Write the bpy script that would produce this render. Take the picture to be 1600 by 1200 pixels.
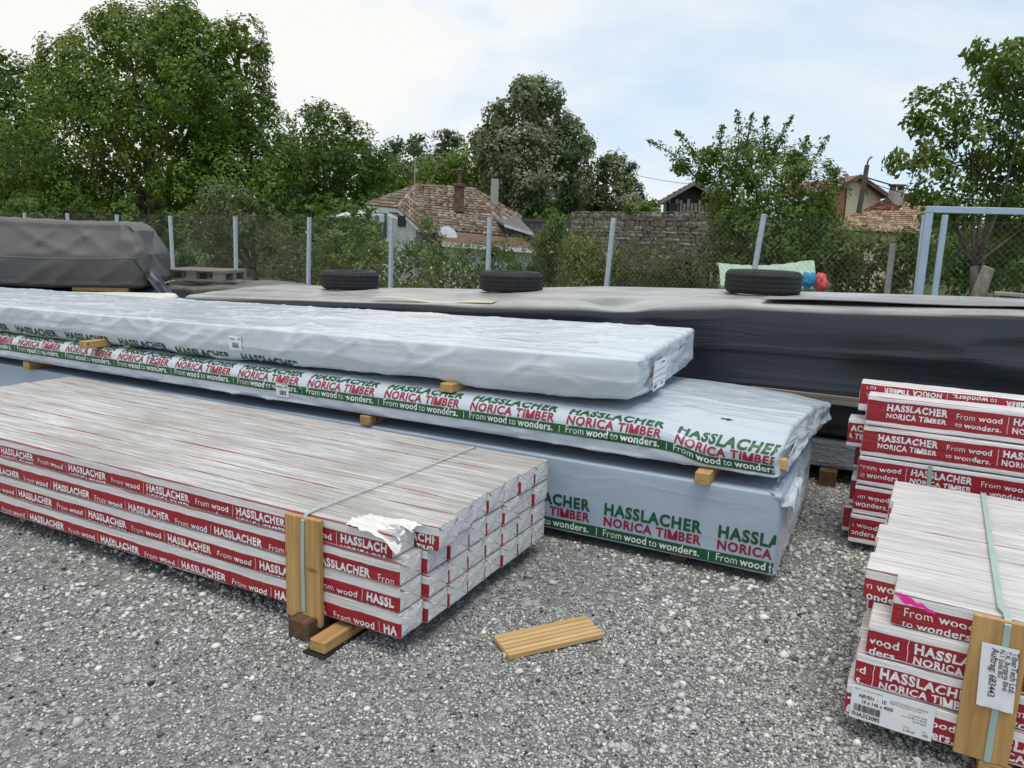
import bpy, bmesh, math, random
import numpy as np
from mathutils import Vector, Matrix

# ------------------------------------------------------------------ scene, camera, sky, sun
SC = bpy.context.scene
for _o in list(bpy.data.objects): bpy.data.objects.remove(_o)
COL = SC.collection
FPX, ROLL, HOR, CAMH = 1200.0, math.radians(2.0), 375.0, 1.65
_p = math.atan((600 - HOR) * math.cos(ROLL) / FPX)
_fwd = np.array([0, math.cos(_p), -math.sin(_p)]); _up0 = np.array([0, math.sin(_p), math.cos(_p)]); _rt0 = np.array([1.0, 0, 0])
_rt = math.cos(ROLL) * _rt0 + math.sin(ROLL) * _up0
_up = -math.sin(ROLL) * _rt0 + math.cos(ROLL) * _up0
CR = np.stack([_rt, _up, -_fwd], 1); CP = np.array([0, 0, CAMH])
cam = bpy.data.cameras.new('camera'); cam.sensor_width = 36; cam.lens = FPX * 36 / 1600
cam.clip_start = 0.05; cam.clip_end = 2000
camo = bpy.data.objects.new('camera', cam); COL.objects.link(camo)
camo.matrix_world = Matrix([[*CR[0], CP[0]], [*CR[1], CP[1]], [*CR[2], CP[2]], [0, 0, 0, 1]])
SC.camera = camo

SUN_AZ, SUN_EL = math.radians(165), math.radians(73)      # azimuth from +Y towards +X
world = bpy.data.worlds.new('World'); SC.world = world; world.use_nodes = True
def build_sky():
    t = world.node_tree; n = t.nodes; l = t.links
    bg = n['Background']; bg.inputs['Strength'].default_value = 0.1
    sky = n.new('ShaderNodeTexSky'); sky.sky_type = 'NISHITA'; sky.sun_disc = False
    sky.sun_elevation = SUN_EL; sky.sun_rotation = SUN_AZ; sky.air_density = 1.0; sky.dust_density = 0.5; sky.ozone_density = 1.0
    tc = n.new('ShaderNodeTexCoord')
    mp = n.new('ShaderNodeMapping'); mp.inputs['Scale'].default_value = (1, 1, 2.6); mp.inputs['Location'].default_value = (0.35, 0.1, 0.2)
    l.new(tc.outputs['Generated'], mp.inputs['Vector'])
    ns = n.new('ShaderNodeTexNoise'); ns.inputs['Scale'].default_value = 2.3; ns.inputs['Detail'].default_value = 7; ns.inputs['Roughness'].default_value = 0.55
    ns.inputs['Distortion'].default_value = 0.4
    l.new(mp.outputs[0], ns.inputs['Vector'])
    # thin cloud thickens towards the sun side
    dp = n.new('ShaderNodeVectorMath'); dp.operation = 'DOT_PRODUCT'
    dp.inputs[1].default_value = (-0.80, 0.35, 0.30)
    l.new(tc.outputs['Generated'], dp.inputs[0])
    ad = n.new('ShaderNodeMath'); ad.operation = 'MULTIPLY_ADD'; ad.inputs[1].default_value = 0.36
    l.new(dp.outputs['Value'], ad.inputs[0]); l.new(ns.outputs['Fac'], ad.inputs[2])
    rp = n.new('ShaderNodeValToRGB'); rp.color_ramp.elements[0].position = 0.36; rp.color_ramp.elements[0].color = (.72, .72, .72, 1)
    rp.color_ramp.elements[1].position = 0.66; rp.color_ramp.elements[1].color = (.97, .97, .97, 1)
    l.new(ad.outputs[0], rp.inputs['Fac'])
    cr = n.new('ShaderNodeValToRGB'); cr.color_ramp.elements[0].position = 0.15; cr.color_ramp.elements[0].color = (.62, .79, .98, 1)
    cr.color_ramp.elements[1].position = 0.85; cr.color_ramp.elements[1].color = (.92, .915, .89, 1)
    sh = n.new('ShaderNodeMath'); sh.operation = 'MULTIPLY_ADD'; sh.inputs[1].default_value = .6; sh.inputs[2].default_value = .45
    l.new(dp.outputs['Value'], sh.inputs[0])
    s2 = n.new('ShaderNodeMath'); s2.operation = 'MULTIPLY_ADD'; s2.inputs[1].default_value = 2.0; l.new(ns.outputs['Fac'], s2.inputs[0])
    s3 = n.new('ShaderNodeMath'); s3.operation = 'ADD'; s3.inputs[1].default_value = -1.02; l.new(sh.outputs[0], s3.inputs[0]); l.new(s3.outputs[0], s2.inputs[2]); l.new(s2.outputs[0], cr.inputs['Fac'])
    sc = n.new('ShaderNodeVectorMath'); sc.operation = 'SCALE'; sc.inputs['Scale'].default_value = 8.2
    l.new(cr.outputs['Color'], sc.inputs[0])
    mx = n.new('ShaderNodeMix'); mx.data_type = 'RGBA'
    l.new(rp.outputs['Color'], mx.inputs['Factor']); l.new(sky.outputs[0], mx.inputs[6]); l.new(sc.outputs[0], mx.inputs[7])
    l.new(mx.outputs[2], bg.inputs['Color'])
build_sky()
sun = bpy.data.lights.new('sun', 'SUN'); sun.energy = 1.5; sun.angle = math.radians(30); sun.color = (1.0, 0.95, 0.87)
suno = bpy.data.objects.new('sun', sun); COL.objects.link(suno)
_sd = Vector((math.sin(SUN_AZ) * math.cos(SUN_EL), math.cos(SUN_AZ) * math.cos(SUN_EL), math.sin(SUN_EL)))
suno.rotation_euler = _sd.to_track_quat('Z', 'Y').to_euler(); suno.location = (-20, 30, 40)
SC.view_settings.view_transform = 'Standard'; SC.view_settings.look = 'None'; SC.view_settings.gamma = 1.0
SC.view_settings.use_curve_mapping = False; SC.view_settings.exposure = 0.38
SC.render.engine = 'CYCLES'
SC.cycles.max_bounces = 5; SC.cycles.diffuse_bounces = 3; SC.cycles.transparent_max_bounces = 8

# ------------------------------------------------------------------ helpers
RNG = np.random.default_rng(7)
def ray(x, y): return CR @ np.array([(x - 800) / FPX, -(y - 600) / FPX, -1])
def at_depth(x, y, Y): d = ray(x, y); return CP + d * (Y / d[1])
def at_z(x, y, z): d = ray(x, y); return CP + d * ((z - CP[2]) / d[2])
_perm = RNG.permutation(512); _perm = np.concatenate([_perm, _perm, _perm]); _tab = RNG.random(512) * 2 - 1
def vnoise(*c, seed=0):
    c = [np.asarray(a, float) for a in c]; c = np.broadcast_arrays(*c)
    i = [np.floor(a).astype(int) for a in c]; f = [a - b for a, b in zip(c, i)]; f = [a * a * a * (a * (a * 6 - 15) + 10) for a in f]
    k = len(c); out = 0
    for m in range(1 << k):
        h = np.full(c[0].shape, seed * 37 % 512); w = 1.0
        for q in range(k):
            b = (m >> q) & 1
            h = _perm[(h + i[q] + b) % 512]
            w = w * (f[q] if b else 1 - f[q])
        out = out + w * _tab[h % 512]
    return out
def fbm(*c, seed=0, oct=3):
    s = 0; a = 1.0; n = 0
    for o in range(oct):
        s = s + a * vnoise(*[np.asarray(q) * 2 ** o for q in c], seed=seed + o * 11); n += a; a *= .5
    return s / n
def obj(name, me, parent=None, mats=(), loc=None, rz=None):
    if me is not None:
        for m in mats: me.materials.append(m)
    o = bpy.data.objects.new(name, me); COL.objects.link(o)
    if parent is not None: o.parent = parent
    if loc is not None: o.location = loc
    if rz is not None: o.rotation_euler = (0, 0, rz)
    return o
def inst(name, me, parent=None, loc=(0, 0, 0), rot=(0, 0, 0), scale=(1, 1, 1)):
    o = bpy.data.objects.new(name, me); COL.objects.link(o); o.parent = parent
    o.location = loc; o.rotation_euler = rot; o.scale = scale; return o
def tag(o, label=None, cat=None, group=None, kind=None):
    if label: o['label'] = label
    if cat: o['category'] = cat
    if group: o['group'] = group
    if kind: o['kind'] = kind
    return o
def empty(name, loc, rz=0): return obj(name, None, None, (), tuple(loc), rz)
def mesh(name, V, F, smooth=False, uv=None, col=None, mi=None):
    me = bpy.data.meshes.new(name)
    V = np.asarray(V, float).reshape(-1, 3)
    if isinstance(F, np.ndarray):
        nf, k = F.shape
        me.vertices.add(len(V)); me.vertices.foreach_set('co', V.ravel())
        me.loops.add(nf * k); me.loops.foreach_set('vertex_index', F.ravel().astype(np.int32))
        me.polygons.add(nf); me.polygons.foreach_set('loop_start', np.arange(0, nf * k, k, dtype=np.int32))
        try: me.polygons.foreach_set('loop_total', np.full(nf, k, dtype=np.int32))
        except Exception: pass
        me.update(calc_edges=True)
    else:
        me.from_pydata([tuple(v) for v in V], [], [tuple(f) for f in F]); me.update()
    if mi is not None: me.polygons.foreach_set('material_index', np.asarray(mi, dtype=np.int32))
    if smooth: me.polygons.foreach_set('use_smooth', np.ones(len(me.polygons), dtype=bool))
    li = np.empty(len(me.loops), dtype=np.int32); me.loops.foreach_get('vertex_index', li)
    if uv is not None:
        u = me.uv_layers.new(name='UVMap'); u.data.foreach_set('uv', np.asarray(uv, float)[li].ravel())
    if col is not None:
        a = me.color_attributes.new('Col', 'FLOAT_COLOR', 'POINT')
        c = np.ones((len(V), 4)); c[:, :3] = col; a.data.foreach_set('color', c.ravel())
    me.validate(); return me
class MB:
    """collects boxes, prisms and tubes for one mesh"""
    def __init__(s): s.V = []; s.F = []; s.C = []; s.n = 0
    def add(s, V, F, c=None):
        V = np.asarray(V, float).reshape(-1, 3)
        s.V.append(V); s.F += [tuple(int(i) + s.n for i in f) for f in F]; s.n += len(V)
        s.C.append(np.tile(np.asarray(c if c is not None else (1, 1, 1), float), (len(V), 1))); return s
    def box(s, lo, hi, M=None, c=None):
        x0, y0, z0 = lo; x1, y1, z1 = hi
        V = np.array([(x0, y0, z0), (x1, y0, z0), (x1, y1, z0), (x0, y1, z0), (x0, y0, z1), (x1, y0, z1), (x1, y1, z1), (x0, y1, z1)])
        if M is not None: V = np.array([M @ Vector(v) for v in V])
        return s.add(V, [(0, 3, 2, 1), (4, 5, 6, 7), (0, 1, 5, 4), (1, 2, 6, 5), (2, 3, 7, 6), (3, 0, 4, 7)], c)
    def prism(s, poly, off, c=None):
        """poly: list of 3d points, extruded by vector off"""
        P = np.asarray(poly, float); n = len(P); V = np.concatenate([P, P + np.asarray(off, float)])
        return s.add(V, [tuple(range(n))[::-1], tuple(range(n, 2 * n))] + [(i, (i + 1) % n, n + (i + 1) % n, n + i) for i in range(n)], c)
    def tube(s, pts, rad, k=6, c=None, cap=True):
        P = np.asarray(pts, float); rad = np.broadcast_to(np.asarray(rad, float), (len(P),))
        T = np.gradient(P, axis=0); T /= np.linalg.norm(T, axis=1)[:, None] + 1e-9
        ref = np.array([0, 0, 1.0]) if abs(T[0, 2]) < .9 else np.array([1.0, 0, 0])
        V = []
        for i in range(len(P)):
            a = np.cross(T[i], ref); a /= np.linalg.norm(a) + 1e-9; b = np.cross(a, T[i])
            for j in range(k):
                t = 2 * math.pi * j / k; V.append(P[i] + rad[i] * (a * math.cos(t) + b * math.sin(t)))
        F = [(i * k + j, i * k + (j + 1) % k, (i + 1) * k + (j + 1) % k, (i + 1) * k + j) for i in range(len(P) - 1) for j in range(k)]
        if cap: F += [tuple(range(k))[::-1], tuple((len(P) - 1) * k + j for j in range(k))]
        return s.add(V, F, c)
    def me(s, name, bevel=0, smooth=False, seg=1):
        m = mesh(name, np.concatenate(s.V), s.F, smooth, col=np.concatenate(s.C))
        if bevel:
            b = bmesh.new(); b.from_mesh(m); bmesh.ops.bevel(b, geom=list(b.edges), offset=bevel, segments=seg, affect='EDGES', clamp_overlap=True); b.to_mesh(m); b.free()
        return m
    def build(s, name, mat, parent=None, bevel=0, smooth=False, loc=None, rz=None):
        return obj(name, s.me(name, bevel, smooth), parent, (mat,) if not isinstance(mat, (list, tuple)) else mat, loc, rz)

# ------------------------------------------------------------------ materials
class NT:
    def __init__(s, name):
        s.m = bpy.data.materials.new(name); s.m.use_nodes = True; s.t = s.m.node_tree
        s.p = s.t.nodes['Principled BSDF']; s.out = s.t.nodes['Material Output']
    def n(s, typ, ins=None, **pr):
        nd = s.t.nodes.new('ShaderNode' + typ)
        for k, v in pr.items(): setattr(nd, k, v)
        for k, v in (ins or {}).items(): s.put(nd.inputs[k], v)
        return nd
    def put(s, sock, v):
        if hasattr(v, 'is_output') : s.t.links.new(v, sock)
        elif isinstance(v, bpy.types.Node): s.t.links.new(v.outputs[0], sock)
        else:
            try: sock.default_value = v
            except Exception: sock.default_value = tuple(v) + (1,)
    def math(s, op, a, b=0.0, c=0.0, clamp=False):
        nd = s.n('Math', operation=op, use_clamp=clamp); s.put(nd.inputs[0], a); s.put(nd.inputs[1], b); s.put(nd.inputs[2], c); return nd.outputs[0]
    def mix(s, f, a, b):
        nd = s.n('Mix', data_type='RGBA'); s.put(nd.inputs['Factor'], f)
        for i, v in ((6, a), (7, b)): s.put(nd.inputs[i], v if not isinstance(v, tuple) or len(v) == 4 else v + (1,))
        return nd.outputs[2]
    def ramp(s, f, stops, interp='LINEAR'):
        nd = s.n('ValToRGB'); cr = nd.color_ramp; cr.interpolation = interp
        while len(cr.elements) < len(stops): cr.elements.new(.5)
        for e, (p, c) in zip(cr.elements, stops):
            e.position = p; e.color = (c, c, c, 1) if not isinstance(c, tuple) else c + (1,)
        s.put(nd.inputs['Fac'], f); return nd.outputs['Color']
    def noise(s, vec, scale, detail=3, rough=.5, dist=0.0, out=0):
        nd = s.n('TexNoise', {'Scale': scale, 'Detail': detail, 'Roughness': rough, 'Distortion': dist}); 
        if vec is not None: s.put(nd.inputs['Vector'], vec)
        return nd.outputs[out]
    def mapping(s, vec, scale=(1, 1, 1), loc=(0, 0, 0), rot=(0, 0, 0)):
        return s.n('Mapping', {'Vector': vec, 'Scale': scale, 'Location': loc, 'Rotation': rot}).outputs[0]
    def coord(s, k='Object'): return s.n('TexCoord').outputs[k]
    def bump(s, h, strength=.3, dist=.01, normal=None):
        nd = s.n('Bump', {'Height': h, 'Strength': strength, 'Distance': dist})
        if normal is not None: s.put(nd.inputs['Normal'], normal)
        return nd.outputs[0]
    def set(s, **k):
        for a, v in k.items(): s.put(s.p.inputs[{'base': 'Base Color', 'rough': 'Roughness', 'metal': 'Metallic', 'normal': 'Normal', 'spec': 'Specular IOR Level', 'alpha': 'Alpha'}[a]], v if not isinstance(v, tuple) else v + (1,) if len(v) == 3 else v)
        return s.m
def flat(name, c, rough=.6, metal=0.0, var=.12, scale=6.0, bump=.1, bscale=60.0, spec=.4):
    t = NT(name); co = t.coord()
    nz = t.noise(co, scale, 4, .6); d = tuple(max(0, q * (1 - var * 1.6)) for q in c); e = tuple(min(1, q * (1 + var)) for q in c)
    base = t.mix(t.ramp(nz, [(.3, 0.0), (.7, 1.0)]), d, e)
    t.set(base=base, rough=rough, metal=metal, spec=spec)
    if bump: t.set(normal=t.bump(t.noise(co, bscale, 3), bump, .004))
    return t.m

RED = (.28, .007, .016)
def m_bundle(name, strip_h, dirt=.5, base=(.74, .73, .72), top_s=.105):
    """white film printed with a red band; UV = (metres along, metres up from the band's lower edge)"""
    t = NT(name); uv = t.coord('UV'); oi = t.n('ObjectInfo').outputs['Random']; 
    sep = t.n('SeparateXYZ', {0: uv}); x, s = sep.outputs[0], sep.outputs[1]
    off = t.n('CombineXYZ', {0: t.math('MULTIPLY', oi, 37.0), 1: 0.0, 2: t.math('MULTIPLY', oi, 11.0)}).outputs[0]
    vv = t.n('VectorMath', {0: uv, 1: off}, operation='ADD').outputs[0]
    st = t.mapping(vv, (2.2, 95, 1)); stv = t.noise(st, 1.0, 5, .6)
    cr = t.mapping(vv, (14, 40, 1)); crv = t.noise(cr, 1.0, 4, .6, .8)
    wob = t.math('MULTIPLY', t.math('SUBTRACT', t.noise(t.mapping(vv, (9, 3, 1)), 1.0, 3), .5), .012)
    s2 = t.math('ADD', s, wob)
    lo = t.math('GREATER_THAN', s2, -.004); hi = t.math('LESS_THAN', s2, strip_h)
    band = t.math('MULTIPLY', lo, hi)
    # dirt on the film: long beige and grey smears
    d1 = t.ramp(t.noise(t.mapping(vv, (1.1, 9, 1)), 1.0, 6, .65, .4), [(.30, 0.0), (.62, 1.0)])
    d2 = t.ramp(t.noise(t.mapping(vv, (2.5, 60, 1)), 1.0, 5, .7), [(.38, 0.0), (.60, 1.0)])
    wide = t.ramp(t.noise(t.mapping(t.coord('Object'), (.8, .8, .8), (2, 5, 0)), 1.6, 4, .6), [(.36, .25), (.66, 1.0)])       # muddier and cleaner stretches
    d1 = t.math('MULTIPLY', d1, wide)
    ontop = t.math('ADD', .22, t.math('MULTIPLY', t.math('GREATER_THAN', s, top_s - .004), .78))
    film = t.mix(t.math('MULTIPLY', t.math('MULTIPLY', d1, ontop), dirt), base, (.33, .285, .23))
    film = t.mix(t.math('MULTIPLY', t.math('MULTIPLY', d2, ontop), dirt * .8), film, (.25, .237, .228))
    red = t.mix(t.ramp(stv, [(.3, 0.0), (.75, 1.0)]), RED, (.36, .016, .03))
    col = t.mix(band, film, red)
    peek = t.math('MULTIPLY', t.math('LESS_THAN', t.math('ABSOLUTE', t.math('SUBTRACT', s2, top_s)), t.math('MULTIPLY', t.ramp(t.noise(t.mapping(vv, (1.3, 0, 1)), 1.0, 3), [(.36, 0.0), (.52, 1.0)]), .0058)), t.math('GREATER_THAN', oi, .15))
    col = t.mix(t.math('MULTIPLY', peek, .8), col, RED)
    for q, wd in ((.045, .0016), (.083, .0022), (.118, .0016)):      # film creases along the boards beneath, their shade coloured in as dark lines
        ln = t.math('LESS_THAN', t.math('ABSOLUTE', t.math('SUBTRACT', s2, t.math('ADD', top_s + q, t.math('MULTIPLY', t.math('SUBTRACT', oi, .5), .03)))), t.math('MULTIPLY', t.noise(t.mapping(vv, (2.1, 0, 1), (q * 90, 0, 0)), 1.0, 3), wd * 1.6))
        col = t.mix(t.math('MULTIPLY', ln, .55), col, (.17, .16, .155))
    h = t.math('ADD', t.math('MULTIPLY', stv, .7), t.math('MULTIPLY', crv, .55))
    t.set(base=col, rough=t.math('ADD', .28, t.math('MULTIPLY', d1, .3)), spec=.5, normal=t.bump(h, .75, .006))
    return t.m
def m_bundle_end(name, red=True):
    """film folded over a bundle's end; UV = (metres across, metres up)"""
    t = NT(name); uv = t.coord('UV'); oi = t.n('ObjectInfo').outputs['Random']
    off = t.n('CombineXYZ', {0: t.math('MULTIPLY', oi, 23.0), 1: t.math('MULTIPLY', oi, 5.0), 2: 0.0}).outputs[0]
    vv = t.n('VectorMath', {0: uv, 1: off}, operation='ADD').outputs[0]
    sep = t.n('SeparateXYZ', {0: uv}); y, z = sep.outputs[0], sep.outputs[1]
    w = t.noise(t.mapping(vv, (26, 60, 1), rot=(0, 0, .5)), 1.0, 4, .55, 1.6)
    vor = t.n('TexVoronoi', {'Vector': t.mapping(vv, (60, 26, 1), rot=(0, 0, .4)), 'Scale': 1.0}, feature='DISTANCE_TO_EDGE').outputs[0]
    base = t.mix(t.ramp(w, [(.35, 0.0), (.7, 1.0)]), (.60, .585, .57), (.76, .75, .745))
    seam = t.ramp(t.math('ABSOLUTE', t.math('SUBTRACT', z, .056)), [(0.0, 1.0), (.004, 0.0)])
    dash = t.math('GREATER_THAN', t.noise(t.mapping(vv, (130, 2, 1)), 1.0, 0), .48)
    base = t.mix(t.math('MULTIPLY', t.math('MULTIPLY', seam, dash), .5), base, (.2, .19, .185))
    if red:
        ww = t.math('MULTIPLY', t.noise(t.mapping(vv, (8, 70, 1)), 1.0, 2), .016)
        k = t.math('MULTIPLY', t.math('LESS_THAN', y, t.math('SUBTRACT', t.math('ADD', ww, t.math('MULTIPLY', oi, .012)), .010)), t.math('MULTIPLY', t.math('LESS_THAN', z, .058), t.math('GREATER_THAN', z, .004)))
        base = t.mix(k, base, RED)
    h = t.math('ADD', w, t.math('MULTIPLY', t.ramp(vor, [(0.0, 0.0), (.14, 1.0)]), .35))
    t.set(base=base, rough=.38, normal=t.bump(h, .42, .006)); return t.m
def m_film(name, base, dirt=.2, crease=.6, rough=.34, axis=(3.0, 10.0), dcol=(.42, .40, .36)):
    t = NT(name); uv = t.coord('UV')
    a = t.noise(t.mapping(uv, (axis[0], axis[1], 1)), 1.0, 2, .5, .6)
    r = t.n('TexNoise', {'Vector': t.mapping(uv, (axis[0] * 2.4, axis[1] * 1.4, 1), rot=(0, 0, .35)), 'Scale': 1.0, 'Detail': 1.5, 'Roughness': .4, 'Distortion': .4}).outputs[0]
    ridge = t.math('POWER', t.math('SUBTRACT', 1.0, t.math('MULTIPLY', t.math('ABSOLUTE', t.math('SUBTRACT', r, .5)), 7.0), clamp=True), 2.0)
    r2 = t.noise(t.mapping(uv, (axis[0] * 1.1, axis[1] * 1.7, 1), (9, 4, 0), (0, 0, -.6)), 1.0, 1.5, .4, .4)
    ridge2 = t.math('POWER', t.math('SUBTRACT', 1.0, t.math('MULTIPLY', t.math('ABSOLUTE', t.math('SUBTRACT', r2, .5)), 7.0), clamp=True), 2.0)
    ridge = t.math('ADD', ridge, ridge2)
    d = t.ramp(t.noise(t.mapping(uv, (.9, 4, 1), loc=(3, 7, 0)), 1.0, 6, .65), [(.45, 0.0), (.75, 1.0)])
    col = t.mix(t.math('MULTIPLY', d, dirt), base, dcol)
    t.set(base=col, rough=t.math('ADD', rough, t.math('MULTIPLY', d, .2)), spec=.5, normal=t.bump(t.math('ADD', t.math('MULTIPLY', a, .22), t.math('MULTIPLY', ridge, .45)), crease, .02)); return t.m
def m_wood(name, c=(.52, .36, .18), dark=(.33, .205, .09), knots=True, rough=.6, along=(1.2, 30, 30)):
    t = NT(name); co = t.coord()
    oi = t.n('ObjectInfo').outputs['Random']; off = t.n('CombineXYZ', {0: t.math('MULTIPLY', oi, 13.0), 1: oi, 2: oi}).outputs[0]
    vv = t.n('VectorMath', {0: co, 1: off}, operation='ADD').outputs[0]
    g = t.noise(t.mapping(vv, along), 1.0, 4, .6, .7)
    col = t.mix(t.ramp(g, [(.35, 0.0), (.68, 1.0)]), c, dark)
    blot = t.noise(vv, 4.0, 3)
    col = t.mix(t.math('MULTIPLY', t.ramp(blot, [(.5, 0.0), (.75, 1.0)]), .35), col, tuple(q * .6 for q in c))
    if knots:
        v = t.n('TexVoronoi', {'Vector': t.mapping(vv, (3.5, 9, 9)), 'Scale': 1.0}).outputs['Distance']
        col = t.mix(t.ramp(v, [(.10, .9), (.17, 0.0)]), col, (.16, .07, .025))
    t.set(base=col, rough=rough, spec=.3, normal=t.bump(g, .25, .003)); return t.m
def m_attr(name, rough=.7, bump=.15, bscale=40.0, spec=.3, var=.2, nscale=12.0):
    """colour comes from each piece's own colour attribute"""
    t = NT(name); at = t.n('Attribute', attribute_name='Col').outputs['Color']; co = t.coord()
    nz = t.noise(co, nscale, 4, .6)
    hs = t.n('HueSaturation', {'Color': at, 'Value': t.math('ADD', 1 - var / 2 - .0, t.math('MULTIPLY', t.math('SUBTRACT', nz, .5), var * 3))}).outputs[0]
    t.set(base=hs, rough=rough, spec=spec, normal=t.bump(t.noise(co, bscale, 4), bump, .01)); return t.m
def m_leaf(name, trans=.35, rough=.45, spec=.35):
    t = NT(name); at = t.n('Attribute', attribute_name='Col').outputs['Color']
    t.set(base=at, rough=rough, spec=spec)
    tr = t.n('BsdfTranslucent', {'Color': t.mix(.45, at, (.22, .30, .02))})
    mx = t.n('MixShader', {0: trans}); t.t.links.new(t.p.outputs[0], mx.inputs[1]); t.t.links.new(tr.outputs[0], mx.inputs[2])
    t.t.links.new(mx.outputs[0], t.out.inputs['Surface']); return t.m
def ink(name, c, rough=.35, spec=.5):
    t = NT(name); co = t.coord(); nz = t.noise(co, 30, 4, .6)
    t.set(base=t.mix(t.ramp(nz, [(.35, 0.0), (.8, 1.0)]), c, tuple(min(1, q * 1.25 + .01) for q in c)), rough=rough, spec=spec, normal=t.bump(t.noise(t.mapping(co, (8, 30, 60)), 1.0, 3), .3, .004)); return t.m

M = {}
M['bundle_a'] = m_bundle('white_film_red_band_dirty', .066, 1.0, (.74, .73, .72), .103)
M['bundle_d'] = m_bundle('white_film_red_band', .074, .6, (.78, .77, .76), .108)
M['bundle_e'] = m_bundle('white_film_wide_red_band', .112, .30, (.78, .77, .77), .136)
M['bundle_end'] = m_bundle_end('film_bundle_end'); M['bundle_end_plain'] = m_bundle_end('film_bundle_end_plain', False)
M['film_blue'] = m_film('pale_blue_film', (.36, .43, .52), .12, .14, .30, (1.0, 3.0))
M['film_pale'] = m_film('pale_grey_white_film', (.55, .595, .64), .22, .26, .20, (1.1, 3.4))
M['film_mid'] = m_film('pale_film', (.47, .525, .58), .15, .24, .20, (1.1, 3.4))
M['film_grey'] = m_film('grey_film', (.23, .245, .265), .2, .4, .3)
M['film_white'] = m_film('white_film', (.75, .73, .68), .2, .5, .4)
M['green'] = ink('green_ink', (.004, .072, .022)); M['red'] = ink('red_ink', (.23, .005, .028)); M['white_ink'] = ink('white_ink', (.68, .68, .68)); M['black_ink'] = ink('black_ink', (.03, .03, .032))
M['pink'] = ink('fluorescent_pink_paint', (.85, .02, .32))
M['paper'] = flat('white_paper_label', (.76, .77, .79), .55, var=.04, bump=.25, bscale=25)
M['wood'] = m_wood('fresh_pine_wood'); M['wood_pale'] = m_wood('pale_cut_pine', (.60, .42, .20), (.46, .29, .12)); M['wood_dark'] = m_wood('weathered_brown_wood', (.17, .105, .06), (.085, .05, .03), False)
M['wood_grey'] = m_wood('grey_weathered_wood', (.27, .245, .20), (.13, .115, .09), False)
M['strap'] = flat('pale_green_strap', (.34, .45, .41), .4, var=.06, bump=0)
M['rubber'] = flat('black_rubber', (.018, .018, .019), .62, var=.25, scale=14, bump=.2, spec=.35)
M['galv'] = flat('galvanised_steel', (.47, .53, .58), .5, .35, .1, 20, .08)
M['blue_paint'] = flat('pale_blue_painted_steel', (.38, .49, .60), .45, 0, .06, 8, .05)
# ------------------------------------------------------------------ swept wrapped packs
def rrect(W, H, rt, rb, step, na=5):
    """closed rounded rectangle, s = z on the near face, going up, over the top, down the far side and back under"""
    pts = []
    def line(a, b):
        n = max(1, int(math.ceil(np.linalg.norm(np.subtract(b, a)) / step)))
        for i in range(n): t = i / n; pts.append((a[0] + (b[0] - a[0]) * t, a[1] + (b[1] - a[1]) * t))
    def arc(cy, cz, r, a0, a1):
        for i in range(na): t = math.radians(a0 + (a1 - a0) * i / na); pts.append((cy + r * math.cos(t), cz + r * math.sin(t)))
    line((0, rb), (0, H - rt)); arc(rt, H - rt, rt, 180, 90); line((rt, H), (W - rt, H)); arc(W - rt, H - rt, rt, 90, 0)
    line((W, H - rt), (W, rb)); arc(W - rb, rb, rb, 0, -90); line((W - rb, 0), (rb, 0)); arc(rb, rb, rb, -90, -180)
    P = np.array(pts); d = np.linalg.norm(np.roll(P, -1, 0) - P, axis=1); s = np.concatenate([[0], np.cumsum(d)[:-1]]) + rb
    t = np.roll(P, -1, 0) - np.roll(P, 1, 0); t /= np.linalg.norm(t, axis=1)[:, None]
    return P, s, np.stack([-t[:, 1], t[:, 0]], 1), d.sum()
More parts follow.
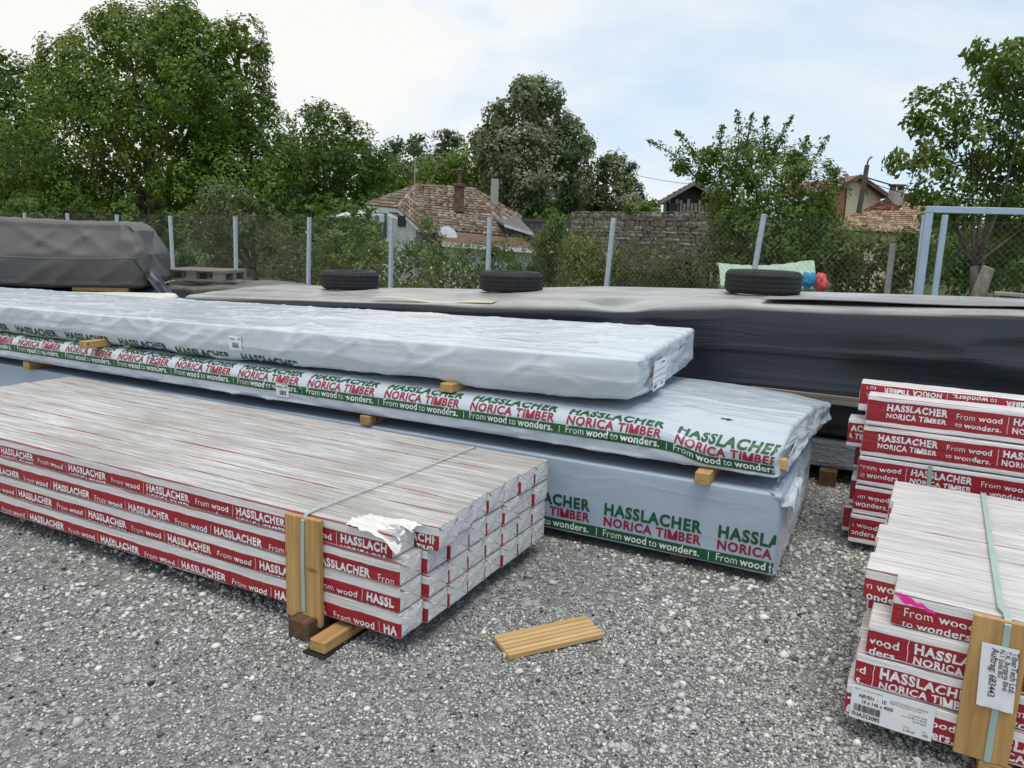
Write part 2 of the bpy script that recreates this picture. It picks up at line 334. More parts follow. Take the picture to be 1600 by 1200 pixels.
class Sweep:
    def __init__(q, x0, x1, W, H, rt=.02, rb=.02, step=.02, xstep=.05, re=.02, disp=None, post=None, cap=None, na=5, band=0.0):
        q.x0, q.x1, q.W, q.H, q.re = x0, x1, W, H, re
        q.P, q.s, q.N, q.per = rrect(W, H, rt, rb, step, na)
        q.disp = disp or (lambda x, s: 0 * x); q.post = post; q.cap = cap; q.xstep = xstep; q.band = band
    def prof(q, s):
        sm = q.s[0] + np.mod(s - q.s[0], q.per); ss = np.append(q.s, q.s[0] + q.per)
        f = lambda a: np.interp(sm, ss, np.append(a, a[0]))
        return f(q.P[:, 0]), f(q.P[:, 1]), f(q.N[:, 0]), f(q.N[:, 1])
    def surf(q, x, s, off=0.0):
        x, s = np.broadcast_arrays(np.asarray(x, float), np.asarray(s, float))
        y, z, ny, nz = q.prof(s); e = q.disp(x, s) + off
        d = np.minimum(x - q.x0, q.x1 - x); r = q.re
        t = np.clip(1 - d / r, 0, 1); e = e - r * (1 - np.sqrt(1 - t * t * .999))
        P = np.stack([x, y + ny * e, z + nz * e], -1)
        return q.post(P) if q.post else P
    def mesh(q, name, smooth=True, capn=4):
        n = max(2, int((q.x1 - q.x0 - 2 * q.re) / q.xstep)); a = q.re * (1 - np.cos(np.linspace(0, math.pi / 2, 5)))[:-1]
        xs = np.concatenate([q.x0 + a, np.linspace(q.x0 + q.re, q.x1 - q.re, n + 1), (q.x1 - a)[::-1]])
        m = len(q.s); X, S = np.meshgrid(xs, q.s, indexing='ij')
        V = q.surf(X, S).reshape(-1, 3); UV = np.stack([X.ravel(), S.ravel() - q.band], 1)
        i, j = np.meshgrid(np.arange(len(xs) - 1), np.arange(m), indexing='ij'); i = i.ravel(); j = j.ravel(); k = (j + 1) % m
        F = np.stack([i * m + j, (i + 1) * m + j, (i + 1) * m + k, i * m + k], 1)
        Vs, Us, Fs, Ms = [V], [UV], [F], [np.zeros(len(F), int)]; base = len(V)
        for end, row in ((0, 0), (1, len(xs) - 1)):
            R = V[row * m:(row + 1) * m].copy(); c = R.mean(0); sg = -1 if end == 0 else 1
            # separate copy of the rim so the end has its own uv
            rings = [R]
            for g in range(1, capn + 1):
                t = 1 - g / (capn + .35); Q = c + (R - c) * t; 
                if q.cap is not None: Q[:, 0] += sg * q.cap(Q[:, 1], Q[:, 2], end) * min(1, 2.5 * (1 - t))
                rings.append(Q)
            cc = c.copy()
            if q.cap is not None: cc[0] += sg * float(np.asarray(q.cap(cc[1], cc[2], end)))
            A = np.concatenate(rings + [cc[None]]); nr = len(rings); f = []
            jj = np.arange(m); kk = (jj + 1) % m
            for g in range(nr - 1): f.append(np.stack([g * m + jj, (g + 1) * m + jj, (g + 1) * m + kk, g * m + kk], 1))
            f.append(np.stack([(nr - 1) * m + jj, np.full(m, nr * m), np.full(m, nr * m), (nr - 1) * m + kk], 1))
            f = np.concatenate(f)
            if end == 1: pass
            else: f = f[:, ::-1]
            Vs.append(A); Us.append(A[:, 1:3]); Fs.append(f + base); Ms.append(np.ones(len(f), int)); base += len(A)
        F = np.concatenate(Fs); mi = np.concatenate(Ms); V = np.concatenate(Vs); UV = np.concatenate(Us)
        tri = F[:, 1] == F[:, 2]; tri |= F[:, 2] == F[:, 1]
        FL = []
        for f in F.tolist():
            g = []
            for a in f:
                if a not in g: g.append(a)
            FL.append(g)
        return mesh(name, V, FL, smooth, UV, mi=mi)

# ------------------------------------------------------------------ lettering (flat print laid on the film)
def text2d(body, size, offset=0.0, space=1.0, xscale=1.0, cut=.02, width=None, height=None):
    """-> (verts2d, faces) lower-left at 0,0; scaled to a width / cap height when given"""
    c = bpy.data.curves.new('lettering', 'FONT'); c.body = body; c.size = 1.0; c.offset = offset; c.space_character = space; c.resolution_u = 3
    o = bpy.data.objects.new('lettering', c); COL.objects.link(o); bpy.context.view_layer.update()
    me = bpy.data.meshes.new_from_object(o.evaluated_get(bpy.context.evaluated_depsgraph_get()))
    bpy.data.objects.remove(o); bpy.data.curves.remove(c)
    V = np.array([v.co[:2] for v in me.vertices]); lo = V[:, 0].min(); V[:, 0] -= lo
    k = (height / .70 if height else size); kx = (width / V[:, 0].max()) if width else k * xscale
    for v, w in zip(me.vertices, V): v.co = (w[0] * kx, w[1] * k, 0)
    b = bmesh.new(); b.from_mesh(me); bpy.data.meshes.remove(me)
    if cut:
        xm = max(v.co.x for v in b.verts); ys = [v.co.y for v in b.verts]
        for x in np.arange(cut, xm, cut): bmesh.ops.bisect_plane(b, geom=b.verts[:] + b.edges[:] + b.faces[:], plane_co=(x, 0, 0), plane_no=(1, 0, 0))
        for y in np.arange(min(ys) + cut / 2, max(ys), cut / 2): bmesh.ops.bisect_plane(b, geom=b.verts[:] + b.edges[:] + b.faces[:], plane_co=(0, y, 0), plane_no=(0, 1, 0))
    bmesh.ops.triangulate(b, faces=b.faces[:]); b.verts.index_update()
    V = np.array([v.co[:2] for v in b.verts]); F = [[v.index for v in f.verts] for f in b.faces]; b.free(); return V, F
def bold_m(h, w):
    s = w * .21; P_ = np.array([(0, 0), (s, 0), (s, h * .62), (w * .42, 0), (w * .58, 0), (w - s, h * .62), (w - s, 0), (w, 0), (w, h), (w - s * 1.15, h), (w * .5, h * .36), (s * 1.15, h), (0, h)], float)
    b = bmesh.new(); f = b.faces.new([b.verts.new((p[0], p[1], 0)) for p in P_]); bmesh.ops.triangulate(b, faces=[f])
    for q in (.1, .3, .5, .7, .9):
        bmesh.ops.bisect_plane(b, geom=b.verts[:] + b.edges[:] + b.faces[:], plane_co=(w * q, 0, 0), plane_no=(1, 0, 0)); bmesh.ops.bisect_plane(b, geom=b.verts[:] + b.edges[:] + b.faces[:], plane_co=(0, h * q, 0), plane_no=(0, 1, 0))
    bmesh.ops.triangulate(b, faces=b.faces[:]); b.verts.index_update()
    V = np.array([v.co[:2] for v in b.verts]); F = [[v.index for v in q.verts] for q in b.faces]; b.free(); return V, F
def norica(width, height, off=.034):
    parts = []; x = 0.0; k = height / .70
    for body in ('NORICA TI', 'M', 'BER'):
        V, F = bold_m(height * 1.09, .82 * k) if body == 'M' else text2d(body, 1, off, 1.12, cut=.02, height=height)
        if body == 'M': V = V - [0, height * .045]
        parts.append((V + [x, 0], F)); x += V[:, 0].max() + .085 * k
    sx = width / (x - .085 * k); Vs = []; Fs = []; n = 0
    for V, F in parts: Vs.append(V * [sx, 1]); Fs += [[i + n for i in f] for f in F]; n += len(V)
    return np.concatenate(Vs), Fs
def rect2d(x0, y0, x1, y1, step=.03):
    nx = max(1, int(math.ceil((x1 - x0) / step))); ny = max(1, int(math.ceil((y1 - y0) / (step / 2))))
    X, Y = np.meshgrid(np.linspace(x0, x1, nx + 1), np.linspace(y0, y1, ny + 1), indexing='ij'); V = np.stack([X.ravel(), Y.ravel()], 1)
    i, j = np.meshgrid(np.arange(nx), np.arange(ny), indexing='ij'); a = (i * (ny + 1) + j).ravel()
    return V, np.stack([a, a + ny + 1, a + ny + 2, a + 1], 1).tolist()
class Print:
    """coloured flat shapes in (a, b) metres, later laid on a surface"""
    def __init__(s): s.parts = []
    def add(s, vf, mat, dx=0.0, dy=0.0, lift=0.0): s.parts.append((np.asarray(vf[0]) + [dx, dy], vf[1], mat, lift)); return s
    def lay(s, name, fn, parent, spots, clip=None, flip=False):
        """fn(a, b, lift) -> 3d; spots = list of (a0, b0)"""
        if len(spots) > 1:
            for sp in spots: s.lay(name, fn, parent, [sp], clip, flip)
            return None
        mats = []; Vs, Fs, Ms = [], [], []; n = 0
        for a0, b0 in spots:
            for V, F, mat, lift in s.parts:
                if mat not in mats: mats.append(mat)
                A = V * (-1 if flip else 1) + [a0, b0]
                if clip:
                    ok = (A[:, 0] > clip[0]) & (A[:, 0] < clip[1])
                    F2 = [f for f in F if all(ok[i] for i in f)]
                else: F2 = F
                if not F2: continue
                Vs.append(fn(A[:, 0], A[:, 1], lift)); Fs += [[i + n for i in f] for f in F2]; Ms += [mats.index(mat)] * len(F2); n += len(V)
        if not Fs: return None
        me = mesh(name, np.concatenate(Vs), Fs, True, mi=Ms)
        b = bmesh.new(); b.from_mesh(me); bmesh.ops.delete(b, geom=[v for v in b.verts if not v.link_faces], context='VERTS'); b.to_mesh(me); b.free()
        return tag(obj(name, me, parent, [M[m] for m in mats]), kind='stuff')
T_H = text2d('HASSLACHER', 1, .042, 1.14, width=.285, height=.034)
T_N = norica(.285, .026)
T_F = text2d('From', 1, -.004, 1.05, width=.085, height=.027); T_W = text2d('wood', 1, .02, 1.06, width=.105, height=.027)
T_T = text2d('to', 1, -.002, 1.05, width=.031, height=.027); T_WW = text2d('wonders.', 1, .02, 1.06, width=.165, height=.027)
SEP = rect2d(0, 0, .0022, .085)
def red_module(k=1.0, lh=.040):
    """band print: two lines of lettering, slogan, thin divider; b = 0 is the band's lower edge of the second line"""
    p = Print()
    p.add((T_H[0] * [1, k], T_H[1]), 'white_ink', .02, lh * k); p.add((T_N[0] * [1, k], T_N[1]), 'white_ink', .02, 0)
    p.add((T_F[0] * [1, k], T_F[1]), 'white_ink', .345, (lh - .002) * k); p.add((T_W[0] * [1, k], T_W[1]), 'white_ink', .445, (lh - .002) * k)
    p.add((T_T[0] * [1, k], T_T[1]), 'white_ink', .345, -.004 * k); p.add((T_WW[0] * [1, k], T_WW[1]), 'white_ink', .385, -.004 * k)
    p.add((SEP[0] * [1, k], SEP[1]), 'white_ink', .575, -.008); return p
RM_FULL = red_module(.92); RM_SMALL = red_module(.98, .037)
g_H = text2d('HASSLACHER', 1, .042, 1.14, width=.53, height=.062); g_N = norica(.53, .048)
g_F = text2d('From', 1, -.004, 1.04, width=.105, height=.040); g_W = text2d('wood', 1, .018, 1.05, width=.125, height=.040)
g_T = text2d('to', 1, -.004, 1.04, width=.042, height=.040); g_WW = text2d('wonders.', 1, .018, 1.05, width=.215, height=.040)
def green_module(L=.61, bh=.058, b0=0.0, n0=.075, h0=.138, k=1.0):
    p = Print()
    p.add(rect2d(0, b0, L, b0 + bh), 'green'); w = .013
    for vf, x in ((g_F, .040), (g_W, .158), (g_T, .297), (g_WW, .352)): p.add((vf[0] * [1, k], vf[1]), 'white_ink', x, b0 + w, .0012)
    p.add(rect2d(0, b0 + .008, .003, b0 + bh - .008), 'white_ink', 0, 0, .0012)
    p.add((g_N[0] * [1, k], g_N[1]), 'red', .04, n0); p.add((g_H[0] * [1, k], g_H[1]), 'green', .04, h0); return p

def lettered(name, fn, parent, items):
    p = Print()
    for body, x, y, h, w, off in items: p.add(text2d(body, 1, off, 1.02, cut=0, height=h, width=w), 'black_ink', x, y)
    return p.lay(name, fn, parent, [(0, 0)])
def barcode(n, w, h, seed):
    r = random.Random(seed); V = []; F = []; x = 0
    bars = [(r.choice((1, 1, 2, 3)), r.choice((1, 1, 2))) for _ in range(n)]; tot = sum(a + b for a, b in bars)
    for a, b in bars:
        i = len(V); x0 = x / tot * w; x1 = (x + a) / tot * w; V += [(x0, 0), (x1, 0), (x1, h), (x0, h)]; F.append([i, i + 1, i + 2, i + 3]); x += a + b
    return np.array(V), F

# ------------------------------------------------------------------ ground
def m_gravel():
    t = NT('grey_crushed_stone_ground'); co = t.coord()
    v1 = t.n('TexVoronoi', {'Vector': co, 'Scale': 95.0}); v2 = t.n('TexVoronoi', {'Vector': co, 'Scale': 230.0}); v3 = t.n('TexVoronoi', {'Vector': co, 'Scale': 42.0})
    g1 = t.n('SeparateColor', {0: v1.outputs['Color']}).outputs[0]; g2 = t.n('SeparateColor', {0: v2.outputs['Color']}).outputs[0]; g3 = t.n('SeparateColor', {0: v3.outputs['Color']}).outputs[1]
    a = t.mix(t.ramp(g1, [(.0, 0.0), (1.0, 1.0)]), (.06, .058, .054), (.42, .41, .395))
    b = t.mix(g2, (.055, .053, .05), (.34, .335, .32))
    big = t.ramp(t.noise(co, 1.3, 4, .6), [(.35, 0.0), (.65, 1.0)])
    col = t.mix(t.math('ADD', .25, t.math('MULTIPLY', big, .5)), b, a)
    col = t.mix(t.math('MULTIPLY', t.math('GREATER_THAN', g3, .8), .5), col, (.60, .595, .585))
    dust = t.ramp(t.noise(t.mapping(co, (1, 1, 1), (5, 2, 0)), .9, 5, .6), [(.4, 0.0), (.7, 1.0)])
    col = t.mix(t.math('MULTIPLY', dust, .5), col, (.25, .24, .225))
    h = t.math('ADD', t.math('MULTIPLY', t.math('SUBTRACT', 1.0, v1.outputs['Distance']), .7), t.math('MULTIPLY', t.math('SUBTRACT', 1.0, v2.outputs['Distance']), .3))
    t.set(base=col, rough=.9, spec=.2, normal=t.bump(h, .9, .012)); return t.m
def m_grass(name, a=(.055, .085, .02), b=(.10, .12, .04), c=(.13, .115, .07)):
    t = NT(name); co = t.coord(); n1 = t.noise(co, .7, 5, .65); n2 = t.noise(co, 9, 5, .7)
    col = t.mix(n2, a, b); col = t.mix(t.ramp(n1, [(.5, 0.0), (.75, .7)]), col, c)
    t.set(base=col, rough=.9, spec=.15, normal=t.bump(t.noise(co, 40, 4, .7), .8, .05)); return t.m
def sheet(name, poly, z, mat, kind='structure', n=1):
    V = [(x, y, z) for x, y in poly]; me = mesh(name, V, [tuple(range(len(V)))]); return tag(obj(name, me, None, (mat,)), kind=kind)
M['gravel'] = m_gravel(); M['grass'] = m_grass('meadow_grass')
sheet('ground', [(-400, -200), (400, -200), (400, 600), (-400, 600)], -.02, M['grass'])
YDIR = np.array([math.cos(math.radians(149)), math.sin(math.radians(149))]); YN = np.array([math.sin(math.radians(31)), math.cos(math.radians(31))])
_rt7 = [float((lambda d: d[0] / d[1])(ray(x, 339))) for x in (262, 368, 490, 609, 757, 943, 1179)]      # bearings of the fence posts
_A = np.array([[1, i, -i * q] for i, q in enumerate(_rt7)]); _s = np.linalg.lstsq(_A, np.array(_rt7), rcond=None)[0]
FENCE0 = np.array([_s[0] * 17.6, 17.6]); FSTEP = 17.6 * np.array([_s[1], _s[2]])
fa = FENCE0 - FSTEP * 14; fb = FENCE0 + FSTEP * 12; bk = -YN * 40
sheet('gravel_yard', [tuple(fa + bk), tuple(fb + bk), tuple(fb + YN * .5), tuple(fa + YN * .5)], 0.0, M['gravel'])
t = NT('pale_dirt_road'); co = t.coord(); t.set(base=t.mix(t.noise(co, 3, 6, .7), (.42, .38, .31), (.30, .27, .22)), rough=.95, spec=.1, normal=t.bump(t.noise(co, 50, 4), .6, .02)); M['road'] = t.m
sheet('dirt_road', [tuple(fa + YN * .52), tuple(FENCE0 + FSTEP * 4 + YN * .52), tuple(FENCE0 + FSTEP * 3 + YN * 4.2), tuple(fa + YN * 4.2)], .004, M['road'])

def build_gravel():
    r = np.random.default_rng(3)
    ico = []
    for sub, nv in ((1, 10),):
        for k in range(nv):
            b = bmesh.new(); bmesh.ops.create_icosphere(b, subdivisions=sub, radius=1.0); V = np.array([v.co[:] for v in b.verts]); F = np.array([[v.index for v in f.verts] for f in b.faces]); b.free()
            V *= (1 + r.uniform(-.38, .34, (len(V), 1))); V *= r.uniform(.7, 1.2, 3) * [1, 1, .72]; ico.append((V, F))
    octa_v = np.array([(1, 0, 0), (-1, 0, 0), (0, 1, 0), (0, -1, 0), (0, 0, 1), (0, 0, -1.0)]); octa_f = np.array([(0, 2, 4), (2, 1, 4), (1, 3, 4), (3, 0, 4), (2, 0, 5), (1, 2, 5), (3, 1, 5), (0, 3, 5)])
    octs = [(octa_v * (1 + r.uniform(-.38, .38, (6, 1))) * r.uniform(.7, 1.2, 3) * [1, 1, .75] + r.uniform(-.3, .3, (6, 3)), octa_f) for _ in range(10)]
    Vs, Fs, Cs, n = [], [], [], 0
    def scatter(lib, N, x0, x1, y0, y1, r0, r1, keep, bright):
        nonlocal n
        P = np.stack([r.uniform(x0, x1, N), r.uniform(y0, y1, N)], 1)
        # inside the camera's ground wedge, outside the near pack's footprint
        ok = (np.abs(P[:, 0]) < P[:, 1] * .74 + .25) & (r.random(N) < keep(P[:, 0], P[:, 1]))
        for ox, oy, an, xa, xb, ya, yb in ((-.40, 2.78, -27, -4, .0, .12, 1.2), (1.335, 3.57, -26, -8, -.02, .03, 1.5), (1.21, 2.40, -29, .05, 4, .12, 1.2)):
            c, s = math.cos(math.radians(an)), math.sin(math.radians(an)); dx, dy = P[:, 0] - ox, P[:, 1] - oy; lx, ly = c * dx + s * dy, -s * dx + c * dy
            ok &= ~((lx > xa) & (lx < xb) & (ly > ya) & (ly < yb))
        P = P[ok]; N = len(P); sz = r0 + (r1 - r0) * r.random(N) ** 2.2; which = r.integers(0, len(lib), N); an = r.random(N) * 6.283
        g = np.clip(bright + r.normal(0, .17, N) + (r.random(N) < .2) * .2, .04, .85)
        tint = np.stack([g * (1 + r.normal(0, .02, N) + .012), g, g * (.95 + r.normal(0, .02, N))], 1)
        for k, (V, F) in enumerate(lib):
            m = which == k; c, s = np.cos(an[m])[:, None], np.sin(an[m])[:, None]; q = sz[m][:, None]
            X = (V[None, :, 0] * c - V[None, :, 1] * s) * q + P[m, 0][:, None]; Y = (V[None, :, 0] * s + V[None, :, 1] * c) * q + P[m, 1][:, None]; Z = V[None, :, 2] * q + q * .35
            Vs.append(np.stack([X, Y, Z], -1).reshape(-1, 3)); nv = len(V); nm = int(m.sum())
            Fs.append((F[None] + (np.arange(nm) * nv)[:, None, None] + n).reshape(-1, 3)); Cs.append(np.repeat(tint[m], nv, 0)); n += nm * nv
    loose = lambda x, y: np.clip(.35 + .75 * vnoise(x * .9 + 3, y * .9, seed=4) + .45 * np.tanh((x - .1) * 1.5), .06, 1)
    fine = lambda x, y: np.clip(.62 + .38 * vnoise(x * 1.1, y * 1.1, seed=9) + .22 * np.tanh((x + .2) * 1.5), .15, 1)
    scatter(octs, 190000, -2.7, 2.4, 1.35, 3.3, .0032, .0095, fine, .41)
    scatter(octs, 60000, -4, 3.2, 3.3, 5.6, .0045, .0105, fine, .41)
    scatter(ico, 34000, -2.8, 2.8, 1.35, 4.2, .0065, .0175, loose, .46)
    scatter(ico, 7000, -4, 3.6, 3.6, 6.0, .007, .016, loose, .46)
    scatter(ico, 1500, -2.5, 2.6, 1.4, 4.6, .013, .025, loose, .52)
    me = mesh('gravel', np.concatenate(Vs), np.concatenate(Fs), False, col=np.concatenate(Cs))
    tag(obj('gravel', me, None, (M['stone_attr'],)), 'loose grey crushed stone covering the yard between the timber packs', 'gravel', kind='stuff')
M['stone_attr'] = m_attr('crushed_stone_pieces', .85, .25, 220.0, .25, .25, 60.0)
build_gravel()
# ------------------------------------------------------------------ red-band bundle packs
def film_disp(seed, a=.0022, ridge=.0018):
    def f(x, s):
        r = 1 - np.abs(vnoise(x * 9 + s * 14, s * 36 - x * 2, seed=seed + 5)) * 2.2
        return a * fbm(x * 3.5, s * 26, seed=seed, oct=3) + ridge * np.clip(r, 0, 1) ** 3 - a * .6
    return f
def bundle_cap(seed):
    return lambda y, z, end: .002 + .004 * fbm(np.asarray(y) * 22, np.asarray(z) * 22, seed=seed + end, oct=2)
_bcache = {}
def bundle(parent, kind, x, y, z, left, L, w, h, band, var, unique=False, ends=None, name='timber_bundle'):
    """left=True: runs from x towards -x"""
    key = (kind, left, L, w, h, band, var)
    if unique or key not in _bcache:
        sw = Sweep(-L if left else 0, 0 if left else L, w, h, .006, .006, .013, .045, .007, film_disp(var * 13 + 3), None, bundle_cap(var * 7), 4, band)
        me = sw.mesh(name, True, 3)
        me.materials.append(M['bundle_' + kind]); me.materials.append(M['bundle_end'] if ends is None else M[ends])
        if not unique: _bcache[key] = (sw, me)
    else: sw, me = _bcache[key]
    return inst(name, me, parent, (x, y, z)), sw
def on(sw, eps=.0016, wob=1.0):
    k = (abs(sw.x0) * 7.3 + sw.W * 91) % 50          # print stretched unevenly with the film
    return lambda a, b, lift: sw.surf(a + wob * .0022 * vnoise(a * 34 + k, b * 55, seed=3), b + wob * (.0032 * vnoise(a * 13 + k, b * 26, seed=5) + .0018 * vnoise(a * 60, b * 70 + k, seed=6)), eps + lift)

def build_pack_a():
    a = empty('timber_bundle_pack', (-.40, 2.78, 0), math.radians(-27))
    tag(a, 'long low pack of dirty white wrapped bundles with red bands, lying nearest on the left', 'timber pack')
    r = random.Random(5); pw, ph, z0 = .161, .1075, .088
    offs = {(0, 3): -.05, (1, 3): .06, (0, 2): -.014, (0, 1): -.012, (0, 0): -.004, (2, 3): .035}
    for j in range(8):
        for k in range(4):
            x = offs.get((j, k), r.uniform(-.003, .007) + .0016 * j + (.008 if j else 0)); uni = (j == 0)
            o, sw = bundle(a, 'a', x, j * pw, z0 + k * ph, True, 4.0, .1604, .1071, 0.0, (j * 4 + k) % 6 + (20 + k if uni else 0), uni)
            if j == 0:
                b0 = {3: -.012, 2: -.024, 1: -.016, 0: -.022}[k]; sep = {3: -.90, 2: -.46, 1: -.77, 0: -.685}[k]
                starts = [sep - .575 + .578 * i for i in range(-5, 3)]
                RM_SMALL.lay('printed_lettering', on(sw), o, [(q - x, b0) for q in starts], (-3.97, -.02))
            elif j == 1 and k == 3:
                RM_SMALL.lay('printed_lettering', on(sw), o, [(-.28, -.007)], (-.12, -.012))
    # torn film with the bare wood of one bundle end
    mb = MB()
    for i in range(4): mb.box((-.17 + .02 * i, .004 + .002 * i, z0 + 3.10 * ph + .02 * i), (-.062 - .012 * i, .15, z0 + 3.10 * ph + .018 + .02 * i))
    mb.build('bare_board_end', M['wood_pale'], a, .002)
    n = 22; X, Y = np.meshgrid(np.linspace(0, 1, n), np.linspace(0, 1, n), indexing='ij')
    zz = .02 * (1 - (2 * Y - 1) ** 2) * .3 + .010 * fbm(X * 5, Y * 5, seed=3) + .007 * np.abs(vnoise(X * 9 + Y * 6, Y * 3, seed=8))
    V = np.stack([-.25 + .24 * X + .03 * fbm(Y * 5, X * 3, seed=6), -.012 + .15 * Y + .02 * fbm(X * 4, Y * 4, seed=9), z0 + 4 * ph + .004 + zz - .085 * X ** 3 * (1 - Y)], -1).reshape(-1, 3)
    keep = lambda i, j: not (X[i, j] > .62 and .18 < Y[i, j] < .62 and vnoise(X[i, j] * 6, Y[i, j] * 6, seed=2) > -.35)
    F = [(i * n + j, (i + 1) * n + j, (i + 1) * n + j + 1, i * n + j + 1) for i in range(n - 1) for j in range(n - 1) if keep(i, j)]
    me = mesh('torn_film', V, F, True, V[:, :2]); obj('torn_film', me, a, (M['film_white'],))
    # two edge boards, strap
    MB().box((-.578, -.022, .055), (-.487, -.002, .508)).build('edge_board', M['wood_v'], a, .003)
    MB().box((-.482, -.030, .045), (-.385, -.004, .512)).build('edge_board', M['wood_v'], a, .003)
    st = MB(); pts = [(-.47, -.034, .10), (-.47, -.036, .3), (-.468, -.034, .50), (-.466, -.01, .524), (-.462, .05, .531), (-.43, .6, .530), (-.41, 1.25, .529), (-.41, 1.30, .5), (-.41, 1.305, .1)]
    for p, q in zip(pts[:-1], pts[1:]):
        p = np.array(p); q = np.array(q); h = np.array([.0095 if max(p[1], q[1]) < .06 else .0055, 0, 0]); st.add([p - h, p + h, q + h, q - h, p - h + [0, .0, .0], p + h, q + h, q - h], [(0, 1, 2, 3)])
    st.build('strap', M['strap'], a)
    return a
M['wood_v'] = m_wood('upright_pine_board', (.55, .35, .14), (.36, .20, .07), True, .6, (30, 30, 1.2))
PACK_A = build_pack_a()
def timber(name, label, cat, loc, rz, size, mat, bev=.004, group=None, tilt=0):
    """a sawn block: box from the origin along +y"""
    o = MB().box((-size[0] / 2, 0, 0), (size[0] / 2, size[1], size[2])).build(name, M[mat], None, bev, loc=loc, rz=rz)
    if tilt: o.rotation_euler = (tilt, 0, rz)
    return tag(o, label, cat, group)
def loc_in(o, p): 
    c, s = math.cos(o.rotation_euler.z), math.sin(o.rotation_euler.z); return (o.location.x + c * p[0] - s * p[1], o.location.y + s * p[0] + c * p[1], o.location.z + p[2])
M['wood_y'] = m_wood('pine_bearer', (.52, .34, .14), (.33, .19, .07), True, .6, (30, 1.2, 30)); M['wood_y_dark'] = m_wood('old_dark_bearer', (.15, .085, .045), (.07, .04, .022), False, .7, (30, 1.2, 30))
M['wood_y_grey'] = m_wood('grey_old_bearer', (.20, .17, .13), (.10, .085, .065), False, .7, (30, 1.2, 30))
RA = math.radians(-27)
timber('bearer_block', 'dark brown bearer block under the near red-banded pack', 'wood block', loc_in(PACK_A, (-.455, -.085, .006)), RA, (.11, 1.25, .080), 'wood_y_dark')
timber('bearer_block', 'fresh yellow bearer strip under the near red-banded pack', 'wood block', loc_in(PACK_A, (-.31, -.135, .012)), RA - .02, (.08, 1.2, .050), 'wood_y')
tag(MB().box((-.37, -.155, .003), (-.26, .2, .009)).build('rubber_mat', M['rubber'], None, .001, loc=tuple(PACK_A.location), rz=RA), 'thin black rubber scrap under the fresh yellow bearer strip', 'rubber mat')

